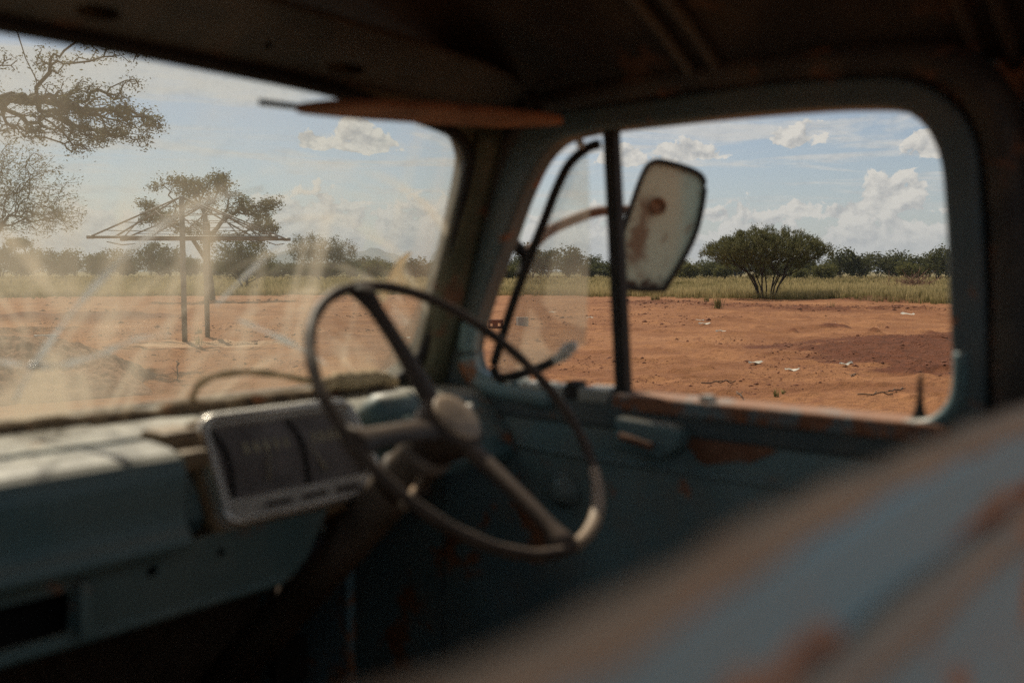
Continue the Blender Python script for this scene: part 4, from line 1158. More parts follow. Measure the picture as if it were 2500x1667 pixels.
ty = bpy.data.meshes.new('tyre')
bm = bmesh.new()
rings, segs = 40, 14
vv = [[bm.verts.new(((0.30 + 0.13 * (abs(math.cos(b)) ** 0.7) * math.copysign(1, math.cos(b))) * math.cos(a), (0.30 + 0.13 * (abs(math.cos(b)) ** 0.7) * math.copysign(1, math.cos(b))) * math.sin(a), 0.115 + 0.11 * math.sin(b))) for b in [2 * math.pi * j / segs for j in range(segs)]] for a in [2 * math.pi * i / rings for i in range(rings)]]
for i in range(rings):
    for j in range(segs):
        bm.faces.new((vv[i][j], vv[(i + 1) % rings][j], vv[(i + 1) % rings][(j + 1) % segs], vv[i][(j + 1) % segs]))
bm.to_mesh(ty)
bm.free()
tag(link('tyre', ty, M_TYRE, None, (9.05, 21.6, gz(9.05, 21.6) - 0.01)), 'black tyre lying flat on the sand at the far left edge', 'tyre')

# crumpled scraps
def scrap(L_, W_, seed):
    g = np.random.default_rng(seed)
    a, b, c_ = g.uniform(0, 6, 3)
    def f(u, v):
        tap = 0.35 + 0.65 * math.sin(math.pi * (0.12 + 0.76 * u)) * (0.7 + 0.5 * math.sin(4 * u + a))
        x = (u - 0.5) * L_
        y = (v - 0.5) * W_ * tap + 0.05 * L_ * math.sin(5 * u + b)
        z = 0.012 + L_ * 0.085 * abs(math.sin(3.1 * u + c_)) * (0.4 + v) + 0.012 * math.sin(9 * u + 5 * v + a)
        return (x, y, max(z, 0.006))
    return grid_mesh(f, 14, 6)
scraps = [((16.34, 8.04), 0.40, 0.14, 'leftmost of three pale scraps lying in the near sand', 62),
          ((15.86, 7.13), 0.32, 0.15, 'nearest of three pale scraps, between the other two', 40),
          ((17.22, 6.73), 0.42, 0.13, 'rightmost of three pale scraps, at the edge of the dark soil', 70),
          ((28.18, 15.81), 0.36, 0.16, 'small pale scrap on the sand near a dark lump', 60),
          ((26.48, 14.71), 0.50, 0.18, 'pale scrap in front of the smaller one near the mirror foot', 55),
          ((23.62, 12.64), 0.34, 0.14, 'tiny pale scrap midway up the sand below the big bush', 50),
          ((38.62, 12.78), 0.9, 0.3, 'faint pale scrap far back on the sand at the right', 70),
          ((27.54, 19.66), 0.3, 0.12, 'pale scrap behind the dusty quarter light, right of the block', 50),
          ((31.87, 24.59), 0.4, 0.15, 'pale scrap far back behind the dusty quarter light', 50),
          ((17.3, 18.01), 0.36, 0.13, 'pale scrap on the sand seen inside the steering wheel', 35)]
for i, ((x, y), L_, W_, lab, rz) in enumerate(scraps):
    tag(link('scrap', scrap(L_ * 0.8, W_ * 0.7, 100 + i), M_LITTER, None, (x, y, gz(x, y)), (0, 0, R(rz - 90))), lab, 'scrap', 'scraps of litter on the sand')

def twig_mesh(L_, seed):
    g = np.random.default_rng(seed)
    pts_ = [(-L_ / 2 + L_ * k / 7, g.normal(0, 0.03) * L_, 0.012 + abs(g.normal(0, 0.05)) * L_) for k in range(8)]
    bm = bmesh.new()
    for path, r0 in ((pts_, 0.010), ([pts_[3], (pts_[3][0] + 0.2 * L_, pts_[3][1] + 0.14 * L_, 0.10 * L_)], 0.006), ([pts_[5], (pts_[5][0] + 0.16 * L_, pts_[5][1] - 0.12 * L_, 0.12 * L_)], 0.006)):
        m2 = tube(path, r0, 5)
        bm.from_mesh(m2)
        bpy.data.meshes.remove(m2)
    me = bpy.data.meshes.new('twig')
    bm.to_mesh(me)
    bm.free()
    return me
for i, (x, y, L_, lab) in enumerate([(13.17, 7.07, 0.5, 'dry twig on the near sand, left of the middle of the side window'), (12.9, 4.65, 0.5, 'forked dry twig near the lock pin'), (13.54, 4.6, 0.35, 'short dry twig just behind the forked one near the lock pin'), (15.68, 6.02, 0.4, 'thin dry twig behind the nearest pale scrap'), (11.97, 6.1, 0.4, 'dry twig low on the sand just above the door sill'), (8.2, 13.46, 0.45, 'dark stick leaning up beside the gravel heap'), (17.71, 18.84, 0.5, 'dry twig on the sand inside the steering wheel')]):
    o = tag(link('twig', twig_mesh(L_, 200 + i), M_TWIG, None, (x, y, gz(x, y) + (0.12 if i == 5 else 0)), (0, R(-40) if i == 5 else 0, R(-60 + 25 * i))), lab, 'twig', 'dry twigs on the sand')

# ------------------------------------------------------------------ grass
def grass_mesh(name, pts, hgt, nblade, width, seed, lean=0.35, basegreen=0.0):
    g = np.random.default_rng(seed)
    n = len(pts)
    N = n * nblade
    base = np.repeat(pts, nblade, 0) + np.concatenate([g.normal(0, 0.10, (N, 2)), np.zeros((N, 1))], 1) * np.repeat(hgt, nblade)[:, None] * 1.3
    H_ = np.repeat(hgt, nblade) * g.uniform(0.55, 1.15, N)
    a = g.uniform(0, 2 * np.pi, N)
    ln = g.normal(0.12, lean, N) * H_ * 0.6
    dirx, diry = np.cos(a), np.sin(a)
    wd = np.repeat(width, nblade) * g.uniform(0.6, 1.3, N)
    px, py = -np.sin(a + 0.7), np.cos(a + 0.7)
    b0 = base + np.stack([px * wd, py * wd, np.zeros(N)], 1) * 0.5
    b1 = base - np.stack([px * wd, py * wd, np.zeros(N)], 1) * 0.5
    m0 = base + np.stack([dirx * ln * 0.35 + px * wd * 0.45, diry * ln * 0.35 + py * wd * 0.45, H_ * 0.6], 1)
    m1 = base + np.stack([dirx * ln * 0.35 - px * wd * 0.45, diry * ln * 0.35 - py * wd * 0.45, H_ * 0.6], 1)
    tp = base + np.stack([dirx * ln, diry * ln, H_], 1)
    co = np.stack([b0, b1, m0, m1, tp], 1).reshape(-1, 3)
    k = np.arange(N)[:, None] * 5
    f = np.concatenate([k + [0, 1, 3], k + [0, 3, 2], k + [2, 3, 4]], 0)
    me = me_fast(name, co, f)
    tn = np.repeat(np.clip(g.normal(0.52, 0.22, n) + (fbm(pts[:, 0] / 5, pts[:, 1] / 9, 95, 3) - 0.45) * 1.3, 0, 1), nblade)
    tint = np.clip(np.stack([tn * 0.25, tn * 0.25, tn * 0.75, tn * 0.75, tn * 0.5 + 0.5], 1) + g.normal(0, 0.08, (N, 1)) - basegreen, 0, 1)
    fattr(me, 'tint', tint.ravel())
    return me


g = np.random.default_rng(17)
def belt(n, d0, d1, a0=7, a1=74):
    a = np.radians(g.uniform(a0, a1, n))
    e = r_edge(a)
    r = np.sqrt(g.uniform((e + d0) ** 2, (e + d1) ** 2))
    x, y = r * np.cos(a), r * np.sin(a)
    nz = (fbm(x / 2.5, y / 2.5, 77, 3) - 0.45) * 5
    ok = (r - e + nz > g.uniform(-2.0, 2.2, len(r)))
    x, y = x[ok], y[ok]
    return np.stack([x, y, height(x, y) - 0.02], 1)
p1 = belt(19000, -5, 7)
p2 = belt(17000, 6, 32)
p3 = belt(11000, 30, 110)
p4 = belt(7000, 100, 230)
pp = np.concatenate([p1, p2, p3, p4])
hg = np.concatenate([g.uniform(0.40, 0.85, len(p1)), g.uniform(0.5, 0.95, len(p2)), g.uniform(0.5, 0.9, len(p3)), g.uniform(0.5, 0.9, len(p4))])
hg = hg * (0.28 + 0.98 * fbm(pp[:, 0] / 4, pp[:, 1] / 4, 87, 4))
wd = np.concatenate([np.full(len(p1), 0.022), np.full(len(p2), 0.032), np.full(len(p3), 0.07), np.full(len(p4), 0.16)])
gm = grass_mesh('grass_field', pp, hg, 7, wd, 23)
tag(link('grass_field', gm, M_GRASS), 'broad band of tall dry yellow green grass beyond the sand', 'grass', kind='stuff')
tuft_pts = [(39.07, 21.07, 0.62), (46.81, 25.96, 0.5), (48.56, 29.99, 0.4), (12.3, 5.75, 0.13), (12.79, 5.87, 0.10), (11.36, 7.2, 0.12), (14.6, 22.9, 0.25), (12.5, 19.6, 0.25), (44.0, 27.4, 0.35), (41.5, 16.9, 0.3)]
labs = ['tallest grass tuft on the sand left of the big bush', 'small grass tuft at the edge of the field near the mirror', 'low grass tuft under the foot of the mirror', 'green sprout on the near sand above the sill', 'tiny green sprout just behind the sill', 'thin grass sprout near the divider post', 'small tuft beside the farther drying mast', 'small tuft at the foot of the nearer drying mast', 'short tuft on the churned soil left of the big bush', 'short tuft on the churned soil right of the big bush']
for i, ((x, y, h_), lab) in enumerate(zip(tuft_pts, labs)):
    gg = np.random.default_rng(300 + i)
    n = 10 if h_ > 0.3 else 2
    pt3 = np.concatenate([gg.normal(0, 0.16 * h_, (n, 2)), np.zeros((n, 1))], 1)
    me = grass_mesh('tuft', pt3, np.full(n, h_), 7, np.full(n, 0.012 + 0.012 * h_), 310 + i, 0.6, 0.25)
    tag(link('grass_tuft', me, M_GRASS, None, (x, y, gz(x, y) - 0.01)), lab, 'grass tuft', 'grass tufts on the sand')

# ------------------------------------------------------------------ trees
def grow(att, roots, bf=0.45, jit=0.06, seed=1, sub=0.45):
    """joins attractor points to the nearest limb with a penalty on path length; returns nodes, parents"""
    g = np.random.default_rng(seed)
    nodes = [np.array(r[0], float) for r in roots]
    par = [r[1] for r in roots]
    plen = []
    for k, r in enumerate(roots):
        plen.append(0.0 if r[1] < 0 else plen[r[1]] + np.linalg.norm(nodes[k] - nodes[r[1]]))
    A = np.array(att, float)
    alive = np.ones(len(A), bool)
    best = np.full(len(A), 1e9)
    who = np.zeros(len(A), int)
    def upd(i):
        d = np.linalg.norm(A - nodes[i], axis=1)
        c_ = d + bf * plen[i] + np.where(A[:, 2] < nodes[i][2] - 0.3, 0.35 * d, 0)
        bt = c_ < best
        best[bt] = c_[bt]
        who[bt] = i
    for i in range(len(nodes)):
        upd(i)
    tips = []
    while alive.any():
        k = int(np.argmin(np.where(alive, best, 1e9)))
        p0, p1 = nodes[who[k]], A[k]
        L_ = np.linalg.norm(p1 - p0)
        ns = max(1, int(L_ / sub))
        pr = who[k]
        for s in range(1, ns + 1):
            f = s / ns
            p = p0 + (p1 - p0) * f
            if s < ns:
                p = p + g.normal(0, jit, 3) * min(L_, 1.2)
            nodes.append(p)
            par.append(pr)
            plen.append(plen[pr] + L_ / ns)
            pr = len(nodes) - 1
            upd(pr)
        tips.append(pr)
        alive[k] = False
    return np.array(nodes), np.array(par), np.array(tips)


def limb_mesh(name, nodes, par, r0, ex=2.3, rmax=None):
    n = len(nodes)
    acc = np.zeros(n)
    for i in range(n - 1, -1, -1):
        if acc[i] == 0:
            acc[i] = r0 ** ex
        if par[i] >= 0:
            acc[par[i]] += acc[i]
    rad = acc ** (1 / ex)
    if rmax:
        rad = np.minimum(rad, rmax)
    e = np.nonzero(par >= 0)[0]
    a, b = nodes[par[e]], nodes[e]
    ra, rb = np.minimum(rad[par[e]], rad[e] * 1.35), rad[e]
    t = b - a
    L_ = np.linalg.norm(t, axis=1, keepdims=True) + 1e-9
    t = t / L_
    ref = np.where(np.abs(t[:, 2:3]) < 0.9, np.array([[0, 0, 1.0]]), np.array([[1.0, 0, 0]]))
    u = np.cross(t, ref)
    u /= np.linalg.norm(u, axis=1, keepdims=True)
    v = np.cross(t, u)
    k = 5
    ang = 2 * np.pi * np.arange(k) / k
    ring = np.cos(ang)[None, :, None] * u[:, None] + np.sin(ang)[None, :, None] * v[:, None]
    va = a[:, None] + ring * ra[:, None, None] - t[:, None] * (ra[:, None, None] * 0.3)
    vb = b[:, None] + ring * rb[:, None, None] + t[:, None] * (rb[:, None, None] * 0.3)
    co = np.concatenate([va, vb], 1).reshape(-1, 3)
    o = np.arange(len(e))[:, None] * (2 * k)
    f = np.concatenate([o + np.array([i, (i + 1) % k, k + (i + 1) % k, k + i]) for i in range(k)], 0)
    return me_fast(name, co, f, True), rad


def leaf_mesh(name, cent, spread, size, per, seed, up=0.0, aspect=0.45, radial=None):
    g = np.random.default_rng(seed)
    n = len(cent) * per
    c_ = np.repeat(cent, per, 0) + g.normal(0, 1, (n, 3)) * spread
    d = g.normal(0, 1, (n, 3))
    d[:, 2] = d[:, 2] * 0.6 + up
    if radial is not None:
        q = c_ - np.array(radial)
        d = d * 0.55 + q / (np.linalg.norm(q, axis=1, keepdims=True) + 1e-6)
    d /= np.linalg.norm(d, axis=1, keepdims=True)
    s = np.cross(d, g.normal(0, 1, (n, 3)))
    s /= np.linalg.norm(s, axis=1, keepdims=True)
    L_ = size * g.uniform(0.5, 1.35, (n, 1))
    v = np.stack([c_ - d * L_, c_ + s * L_ * aspect, c_ + d * L_, c_ - s * L_ * aspect], 1).reshape(-1, 3)
    f = np.arange(n * 4).reshape(-1, 4)
    me = me_fast(name, v, f)
    cl = np.repeat(g.uniform(0, 1, len(cent)), per)
    fattr(me, 'tint', np.repeat(np.clip(cl * 0.5 + g.uniform(0, 0.5, n), 0, 1), 4))
    return me


def in_ell(g, n, c_, r, shell=0.0):
    d = g.normal(0, 1, (n, 3))
    d /= np.linalg.norm(d, axis=1, keepdims=True)
    q = g.uniform(shell, 1, (n, 1)) ** (1 / 2.2)
    return np.array(c_) + d * q * np.array(r)


def clumps(g, n, per, c_, r, rad):
    cc = in_ell(g, n, c_, r)
    q = np.repeat(cc, per, 0)
    return q + g.normal(0, 0.5, q.shape) * rad * np.array([1.25, 1.25, 0.7])


# frame of reference turned so that local x runs left to right across the view
def build_tree(name, base, ax, att, roots, label, cat, r0, rmax, leaf, leafm, bf=0.45, jit=0.05, seed=1, group=None, sub=0.45, extra=None):
    nodes, par, tips = grow(att, roots, bf, jit, seed, sub)
    e = empty(name, base, ax)
    tag(e, label, cat, group)
    me, rad = limb_mesh('trunk', nodes, par, r0, 2.25, rmax)
    o = link('trunk', me, M_BARK, e, (0, 0, 0))
    spread, size, per, up, asp = leaf[:5]
    radial = leaf[5] if len(leaf) > 5 else None
    cent = nodes[rad < r0 * 2.6]
    o2 = link('crown', leaf_mesh('crown', cent, spread, size, per, seed + 5, up, asp, radial), leafm, e, (0, 0, 0))
    return e


VIEW_ROT = R(40 - 90)       # local x = to the right of the view, local y = away
# 1. the multi-stemmed thorn bush in the side window
g = np.random.default_rng(31)
att = []
while len(att) < 2200:
    x, y, z = g.uniform(-3.9, 3.9), g.uniform(-3.3, 3.3), g.uniform(1.3, 4.4)
    r = math.hypot(x, y * 1.15)
    ang = math.atan2(y, x)
    top = 4.30 - 0.085 * r * r + 0.10 * math.sin(3 * ang + 1) + 0.10 * math.sin(7 * x)
    low = 1.05 + 0.38 * r + 0.15 * math.sin(5 * ang)
    if r < 3.85 + 0.25 * math.sin(4 * ang) and low < z < top and g.uniform() < 0.45 + 0.55 * ((z - low) / (top - low + 1e-6)):
        att.append((x - 0.05, y, z))
roots = [((0, 0, -0.05), -1)]
for k in range(14):
    a = 2 * math.pi * k / 14 + g.uniform(-.25, .25)
    d = g.uniform(0.55, 1.15)
    i0 = len(roots)
    roots.append(((0.62 * d * math.cos(a), 0.45 * d * math.sin(a), 0.15), 0))
    roots.append(((0.80 * d * math.cos(a), 0.62 * d * math.sin(a), 0.70), i0))
    roots.append(((1.25 * d * math.cos(a + .1), 1.0 * d * math.sin(a + .1), 1.40), i0 + 1))
build_tree('thorn_bush', (55.9, 26.9, gz(55.9, 26.9)), R(25.7 - 90), att, roots, 'large umbrella shaped thorn bush with many dark stems at the sand edge', 'bush', 0.0065, 0.075, (0.085, 0.085, 17, 0.3, 0.21, (0, 0, 0.6)), M_LEAF, 0.42, 0.045, 32, sub=0.4)

# 2. the tree behind the drying frame
g = np.random.default_rng(41)
att = np.concatenate([clumps(g, 15, 17, (-0.7, 0, 6.4), (2.1, 1.6, 0.55), 0.42), clumps(g, 6, 16, (0.7, 0.2, 6.9), (0.8, 1.1, 0.35), 0.40), clumps(g, 10, 16, (-3.0, 0.4, 4.95), (1.6, 1.2, 0.50), 0.38), clumps(g, 6, 14, (-0.2, 0, 5.4), (1.8, 1.4, 0.6), 0.36), clumps(g, 15, 17, (2.2, 0, 5.4), (1.7, 1.5, 0.85), 0.42), clumps(g, 8, 16, (3.0, 0.3, 4.3), (0.9, 1.1, 0.6), 0.36), clumps(g, 7, 14, (-1.4, -0.6, 4.2), (1.1, 0.9, 0.5), 0.34), clumps(g, 9, 13, (0.6, 0.5, 3.5), (2.6, 1.2, 0.4), 0.32)])
roots = [((0.25, 0, -0.05), -1), ((0.15, 0, 1.0), 0), ((0.0, 0, 2.2), 1), ((0.02, 0, 3.3), 2), ((0.12, 0, 4.2), 3), ((-0.2, 0.1, 5.2), 4), ((0.9, 0, 4.5), 3), ((1.7, 0, 5.0), 6), ((-1.1, 0, 4.0), 2), ((-2.3, 0.2, 4.6), 8)]
build_tree('camel_thorn_tree', (32.3, 49.7, gz(32.3, 49.7)), R(56 - 90), att, roots, 'spreading tree with layered crown behind the pipe masts', 'tree', 0.0125, 0.24, (0.13, 0.080, 11, 0.1, 0.40), M_LEAF, 0.40, 0.10, 42)
g = np.random.default_rng(43)
att = in_ell(g, 420, (0, 0, 2.6), (2.6, 2.0, 1.7))
att = att[att[:, 2] > 0.7]
build_tree('thorn_bush', (47.6, 68.0, 0), R(55 - 90), att, [((0, 0, -0.05), -1), ((0.2, 0, 0.7), 0), ((-0.4, 0.1, 0.9), 0)], 'dusky round bush directly behind the tall layered tree', 'bush', 0.012, 0.12, (0.18, 0.11, 14, 0.2, 0.42), M_LEAF, 0.45, 0.06, 44)

# 3. big tree whose boughs hang into the upper left corner
g = np.random.default_rng(51)
att = np.concatenate([clumps(g, 30, 14, (2.5, -0.2, 4.75), (1.15, 1.0, 0.75), 0.20), clumps(g, 20, 14, (3.3, -0.1, 4.60), (0.85, 0.8, 0.68), 0.18), clumps(g, 15, 13, (2.0, 0, 4.15), (1.0, 0.9, 0.40), 0.18), clumps(g, 8, 9, (3.2, 0, 5.75), (1.3, 1.2, 0.30), 0.22), clumps(g, 16, 13, (1.2, 0, 4.9), (0.9, 1.0, 0.9), 0.20), in_ell(g, 120, (0.2, 0, 6.6), (2.2, 1.8, 0.9)), in_ell(g, 120, (-1.5, 0, 5.0), (1.6, 1.8, 1.0))])
roots = [((-0.4, 0, -0.05), -1), ((-0.4, 0, 1.2), 0), ((-0.35, 0, 2.6), 1), ((-0.1, 0, 4.2), 2), ((0.3, 0, 5.6), 3), ((0.8, 0, 6.45), 4), ((1.25, 0, 6.5), 5), ((1.50, 0, 6.0), 6), ((1.62, 0, 5.55), 7), ((1.78, 0, 5.2), 8), ((1.82, 0, 4.85), 9), ((2.15, -0.1, 4.75), 9), ((2.5, -0.1, 4.6), 11), ((1.4, 0, 4.65), 10), ((1.0, 0, 4.35), 13), ((2.9, 0, 4.45), 12), ((-1.0, 0, 3.8), 2), ((-1.5, 0, 4.6), 16)]
build_tree('camel_thorn_tree', (7.15, 19.72, gz(7.15, 19.72)), R(68 - 90), att, roots, 'big dark tree whose leafy boughs hang into the upper left corner', 'tree', 0.0075, 0.17, (0.065, 0.030, 11, -0.1, 0.40), M_LEAF2, 0.32, 0.16, 52, sub=0.24)
# 4. sparse thorny tree at the left edge
g = np.random.default_rng(61)
att = np.concatenate([in_ell(g, 620, (0.6, 0, 4.2), (2.5, 2.0, 1.55)), in_ell(g, 200, (1.7, 0, 3.3), (1.5, 1.3, 0.6))])
roots = [((0, 0, -0.05), -1), ((0.0, 0, 1.0), 0), ((0.3, 0, 2.0), 1), ((-0.5, 0, 2.2), 1), ((0.8, 0, 3.0), 2)]
build_tree('sparse_thorn_tree', (12.7, 32.0, gz(12.7, 32.0)), R(68 - 90), att, roots, 'sparse grey thorn tree at the far left edge below the big boughs', 'tree', 0.006, 0.12, (0.12, 0.048, 14, 0.0, 0.28), M_LEAF2, 0.35, 0.08, 62, sub=0.3)
# 5. tall pale bush in the middle distance, and a small flat-topped tree far left
g = np.random.default_rng(71)
att = np.concatenate([in_ell(g, 420, (-1.6, 0, 4.6), (3.6, 3.0, 2.8)), in_ell(g, 380, (2.4, 0, 4.4), (3.2, 3.0, 2.6))])
att = att[att[:, 2] > 0.8]
build_tree('thorn_bush', (97.0, 119.0, 0), R(51 - 90), att, [((0, 0, -0.05), -1), ((-0.8, 0, 1.2), 0), ((0.9, 0, 1.2), 0), ((-1.4, 0, 2.4), 1), ((1.6, 0, 2.4), 2)], 'tall wispy pale bush standing above the belt, left of the wheel rim', 'bush', 0.016, 0.16, (0.26, 0.16, 11, 0.5, 0.3), M_LEAF2, 0.3, 0.05, 72, sub=0.7)
att = in_ell(np.random.default_rng(73), 160, (0, 0, 8.6), (3.2, 3.0, 1.0))
build_tree('umbrella_tree', (111.0, 252.0, 0), R(66 - 90), att, [((0, 0, -0.05), -1), ((0.3, 0, 3.0), 0), ((1.4, 0, 5.5), 1), ((-1.2, 0, 6.4), 1)], 'little flat topped tree rising above the bush belt at left', 'tree', 0.03, 0.3, (0.5, 0.30, 8, 0.1, 0.5), M_LEAF2, 0.5, 0.05, 74, sub=1.0)

# 6. bush belt at the back of the field
def bush_meshes(seed, w_, h_, leafs, size):
    g = np.random.default_rng(seed)
    lob = [(g.uniform(-.55, .55) * w_, g.uniform(-.5, .5) * w_, h_ * g.uniform(.45, .72), w_ * g.uniform(.35, .6), h_ * g.uniform(.26, .42)) for _ in range(6)]
    c_ = np.concatenate([in_ell(g, leafs // 24, (a, b, z), (rw, rw, rh), 0.35) for a, b, z, rw, rh in lob])
    c_ = c_[c_[:, 2] > 0.25]
    cr = leaf_mesh('crown', c_, size * 1.3, size, 5, seed + 1, 0.2, 0.5)
    nodes, par = [np.array([0, 0, -0.1])], [-1]
    for k in range(6):
        a = g.uniform(0, 6.28)
        nodes.append(np.array([math.cos(a) * w_ * 0.2, math.sin(a) * w_ * 0.2, h_ * 0.25]))
        par.append(0)
        nodes.append(np.array([math.cos(a) * w_ * 0.5, math.sin(a) * w_ * 0.5, h_ * 0.6]))
        par.append(len(nodes) - 2)
    tr, _ = limb_mesh('trunk', np.array(nodes), np.array(par), 0.05, 2.2, 0.14)
    return tr, cr
variants = [bush_meshes(400 + k, w_, h_, 1500, s_) for k, (w_, h_, s_) in enumerate([(3.6, 5.2, .26), (4.4, 5.8, .27), (3.2, 4.6, .25), (4.0, 6.4, .28), (2.2, 2.6, .2), (1.8, 2.2, .18)])]
for k, (tr, cr) in enumerate(variants):
    tr.materials.append(M_BARK)
    cr.materials.append(M_LEAFY if k in (4, 5) else M_LEAF3)
def bush(k, az_, r_, sc, lab, grp, cat='bush'):
    x, y = r_ * math.cos(R(az_)), r_ * math.sin(R(az_))
    e = empty('bush', (x, y, 0), random.uniform(0, 6.28))
    tag(e, lab, cat, grp)
    for nm, me in zip(('trunk', 'crown'), variants[k]):
        o = link(nm, me, None, e, (0, 0, 0))
        o.scale = sc
    return e
BELT = 'dark green bushes of the distant belt'
def belt_label(a_, row):
    if row:
        return 'dark bush of the rear row just showing over the distant belt'
    for lim, txt in ((17.5, 'dark belt bush at the right edge of the side window'), (23.0, 'dark belt bush right of the big thorn bush'), (27.0, 'dark belt bush right behind the big thorn bush'), (31.5, 'dark belt bush between the mirror and the big thorn bush'), (35.0, 'dark belt bush hidden in part by the mirror'),
                     (40.5, 'dark belt bush seen through the dusty quarter light'), (44.0, 'dark belt bush beside the front pillar'), (49.0, 'dark belt bush above the steering wheel'), (53.5, 'dark belt bush under the tall wispy pale bush'), (60.0, 'dark belt bush behind the pipe masts')):
        if a_ < lim:
            return txt
    return 'dark belt bush left of the pipe masts'

gb = random.Random(5)
az_ = 9.0
i = 0
while az_ < 74:
    far = az_ > 55
    r_ = (232 if not far else 285) + gb.uniform(-14, 22)
    hs = np.interp(az_, [9, 17, 21, 24, 29.5, 32, 36.9, 41, 45.6, 47.5, 50, 55, 60, 64, 67, 74], [.90, 1.0, 1.05, .95, .80, .95, 1.12, .98, .80, .84, .68, .66, .85, .9, .95, .9])
    hs = hs * gb.choice([.72, .85, .95, 1.0, 1.05, 1.12, 1.25]) * (1.05 if far else 1)
    bush(gb.choice([0, 1, 2, 3]), az_, r_, (1.15, 1.15, hs * (1.35 if far else 1.0)), belt_label(az_, 0), BELT)
    az_ += gb.uniform(0.85, 1.35)
    i += 1
az_ = 9.5
while az_ < 74:
    bush(gb.choice([0, 1, 2]), az_, gb.uniform(300, 330), (1.3, 1.3, 0.80 if 43 < az_ < 57 else 1.12), belt_label(az_, 1), BELT)
    az_ += gb.uniform(1.3, 1.9)
for (k, a_, r_, s_, lab) in [(4, 29.9, 200, 1.25, 'yellow green bush at the front of the belt, right of the mirror'), (5, 28.0, 205, 1.2, 'small yellow green bush between the mirror and the big thorn bush'), (4, 22.6, 190, 1.15, 'rounded yellow green bush in the grass right of the big thorn bush'), (5, 23.9, 196, 0.9, 'low yellow green bush touching the right side of the big thorn bush'), (5, 18.3, 200, 1.3, 'yellow green bush at the foot of the belt near the right window edge'), (4, 40.3, 175, 1.0, 'yellow green bush seen beside the front pillar'), (5, 47.9, 190, 1.5, 'brownish green bush above the top of the steering wheel')]:
    bush(k, a_, r_, (s_, s_, s_), lab, None)
# brush pile of dead branches at the right window edge
g = np.random.default_rng(81)
Vn, Fn = [], []
bmx = bmesh.new()
for k in range(150):
    a = g.uniform(0, 6.28)
    r = abs(g.normal(0, 1.1))
    b = Vector((r * math.cos(a), r * math.sin(a), g.uniform(0, 0.5) * max(0, 1.6 - r * .6)))
    d = Vector((g.normal(), g.normal(), g.normal() * 0.5 + 0.45)).normalized() * g.uniform(0.8, 2.0)
    mid = b + d * .5 + Vector((g.normal(), g.normal(), g.normal())) * 0.12
    en = b + d
    en.z = max(en.z, 0.05)
    m2 = tube([b, mid, en], [0.03, 0.02, 0.008], 4)
    bmx.from_mesh(m2)
    bpy.data.meshes.remove(m2)
me = bpy.data.meshes.new('brush')
bmx.to_mesh(me)
bmx.free()
tag(link('brush_pile', me, plain('dead_branch', (0.20, 0.10, 0.065), 0.9, var=0.3), None, (97.0, 31.6, 0)), 'reddish brown pile of dead branches in the grass at the right window edge', 'brush pile')

# ------------------------------------------------------------------ person far off in the grass
bones = [((0, 0, .92), .17, -1), ((0, 0, 1.15), .19, 0), ((0.03, 0, 1.40), .20, 1), ((0.05, 0, 1.52), .075, 2), ((0.06, 0, 1.66), .105, 3), ((0.07, 0, 1.76), .07, 4),
         ((-.11, 0, .86), .11, 0), ((-.13, .10, .48), .075, 6), ((-.14, .02, .09), .055, 7), ((-.14, -.12, .04), .045, 8),
         ((.11, 0, .86), .11, 0), ((.13, -.12, .48), .075, 10), ((.14, .04, .09), .055, 11), ((.14, -.10, .04), .045, 12),
         ((-.24, 0, 1.38), .085, 2), ((-.30, .05, 1.10), .062, 14), ((-.28, -.12, .88), .05, 15),
         ((.27, 0, 1.38), .085, 2), ((.32, -.04, 1.10), .062, 17), ((.30, -.18, .90), .05, 18)]
me = bpy.data.meshes.new('person')
me.from_pydata([b[0] for b in bones], [(b[2], i) for i, b in enumerate(bones) if b[2] >= 0], [])
px_, py_ = 191.0, 99.0
po = tag(link('person', me, plain('dark_blue_clothes', (0.022, 0.034, 0.048), 0.9), None, (px_ * 0.95, py_ * 0.95, 0), (0, 0, R(60))), 'person in dark blue clothes walking in the grass left of the big bush', 'person')
md = po.modifiers.new('skin', 'SKIN')
for i, b in enumerate(bones):
    me.skin_vertices[0].data[i].radius = (b[1], b[1])
me.skin_vertices[0].data[0].use_root = True
po.modifiers.new('sub', 'SUBSURF').levels = 2
hd = lathe([(0.03, 1.56), (0.075, 1.60), (0.095, 1.68), (0.085, 1.76), (0.03, 1.81)], Matrix.Translation((0.06, 0, 0)), 14)
link('head', hd, plain('dark_skin', (0.05, 0.03, 0.02), 0.6), po, (0, 0, 0))

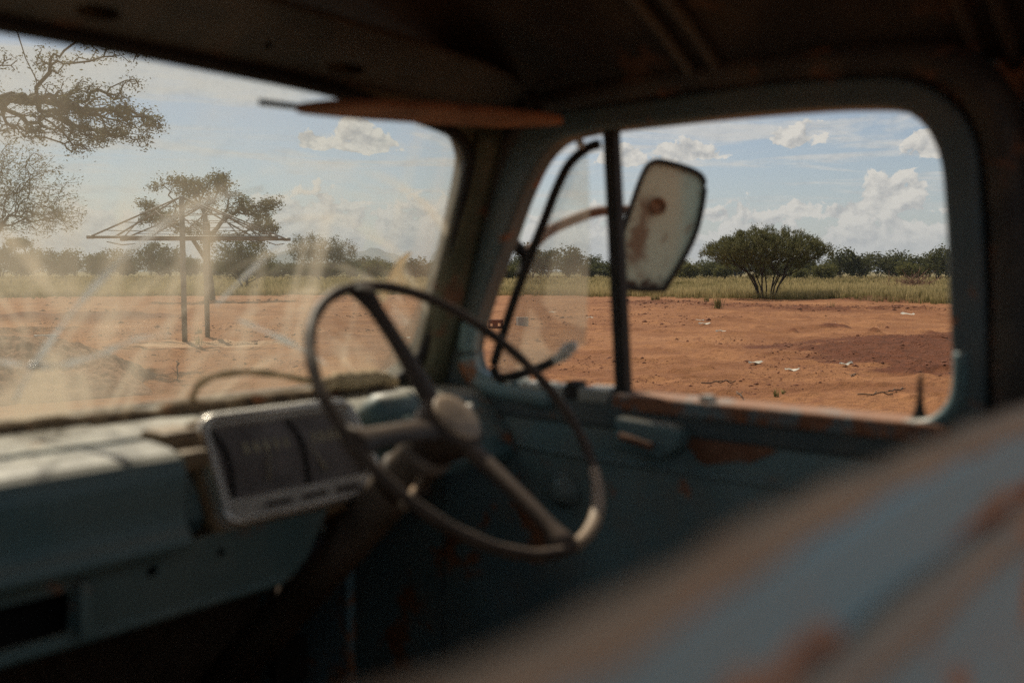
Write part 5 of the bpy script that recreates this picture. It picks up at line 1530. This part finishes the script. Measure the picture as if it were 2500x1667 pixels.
# ------------------------------------------------------------------ far hills
def hill(pts, dist, depth, seed):
    """ridge given by (azimuth, elevation) samples at a distance; a mound with real depth"""
    azl = np.array([p[0] for p in pts])
    ell = np.array([p[1] for p in pts])
    o = np.argsort(azl)
    azl, ell = azl[o], ell[o]
    nu, nv = 90, 24
    U = np.linspace(azl[0], azl[-1], nu + 1)
    ridge = np.tan(np.radians(np.interp(U, azl, ell))) * dist
    ridge = ridge * (0.94 + 0.12 * fbm(U * 1.5, U * 0 + seed, seed, 4))
    Vv = np.linspace(-1, 1, nv + 1)
    UU, VV = np.meshgrid(U, Vv, indexing='ij')
    rr = dist + VV * depth
    x, y = rr * np.cos(np.radians(UU)), rr * np.sin(np.radians(UU))
    z = ridge[:, None] * (1 - np.abs(VV) ** 1.3) * (0.82 + 0.36 * fbm(x / 420, y / 420, seed + 3, 4) * (1 - np.abs(VV) * .2)) - 3
    z = np.where(np.abs(VV) < 1e-9, ridge[:, None], z)
    co = np.stack([x, y, z], -1).reshape(-1, 3)
    a, b = np.meshgrid(np.arange(nu), np.arange(nv), indexing='ij')
    f = np.stack([a * (nv + 1) + b, (a + 1) * (nv + 1) + b, (a + 1) * (nv + 1) + b + 1, a * (nv + 1) + b + 1], -1).reshape(-1, 4)
    o = link('hill', me_fast('hill', co, f, True), M_HILL)
    o['kind'] = 'structure'
hill([(57.5, 0), (55.4, .5), (53.6, .97), (52, 1.27), (50.6, 1.2), (49.6, 0.9), (48.2, 0)], 6500, 1000, 1)
hill([(50.6, 0), (49.9, 1.1), (48.94, 1.12), (48.4, 1.2), (48.08, 1.40), (47.6, 1.34), (47.2, 1.1), (46.6, 0.95), (46.0, .6), (45.4, 0)], 8000, 1200, 2)
hill([(45.0, 0), (44.5, 1.12), (44.1, 1.32), (43.1, 1.20), (42.0, 0.8), (40.5, .4), (38, 0)], 8600, 1200, 3)
hill([(67.5, 0), (65.9, .5), (65.1, .74), (64.3, .55), (63.0, .1), (62.6, 0)], 5200, 700, 4)
hill([(63.5, 0), (61.5, .55), (60.6, .72), (59.6, .66), (58.6, .82), (57.3, .7), (56.0, .3), (54.5, 0)], 7600, 1100, 5)
hill([(30.4, 0), (29.2, .60), (28.8, .72), (28.3, .55), (27.0, .45), (25, 0)], 8600, 1000, 6)

# ------------------------------------------------------------------ air
hz = bpy.data.meshes.new('haze')
m_ = bpy.data.materials.new('pale_air')
m_.use_nodes = True
t = NT(m_.node_tree)
out = t.add('ShaderNodeOutputMaterial')
pv = t.add('ShaderNodeVolumePrincipled')
pv.inputs['Color'].default_value = (0.80, 0.90, 1.0, 1)
pv.inputs['Density'].default_value = 0.00010
pv.inputs['Anisotropy'].default_value = 0.0
t.l.new(pv.outputs[0], out.inputs['Volume'])
haze = link('haze', box_mesh(-14000, 14000, -14000, 14000, -1.5, 330), m_)
haze['kind'] = 'stuff'
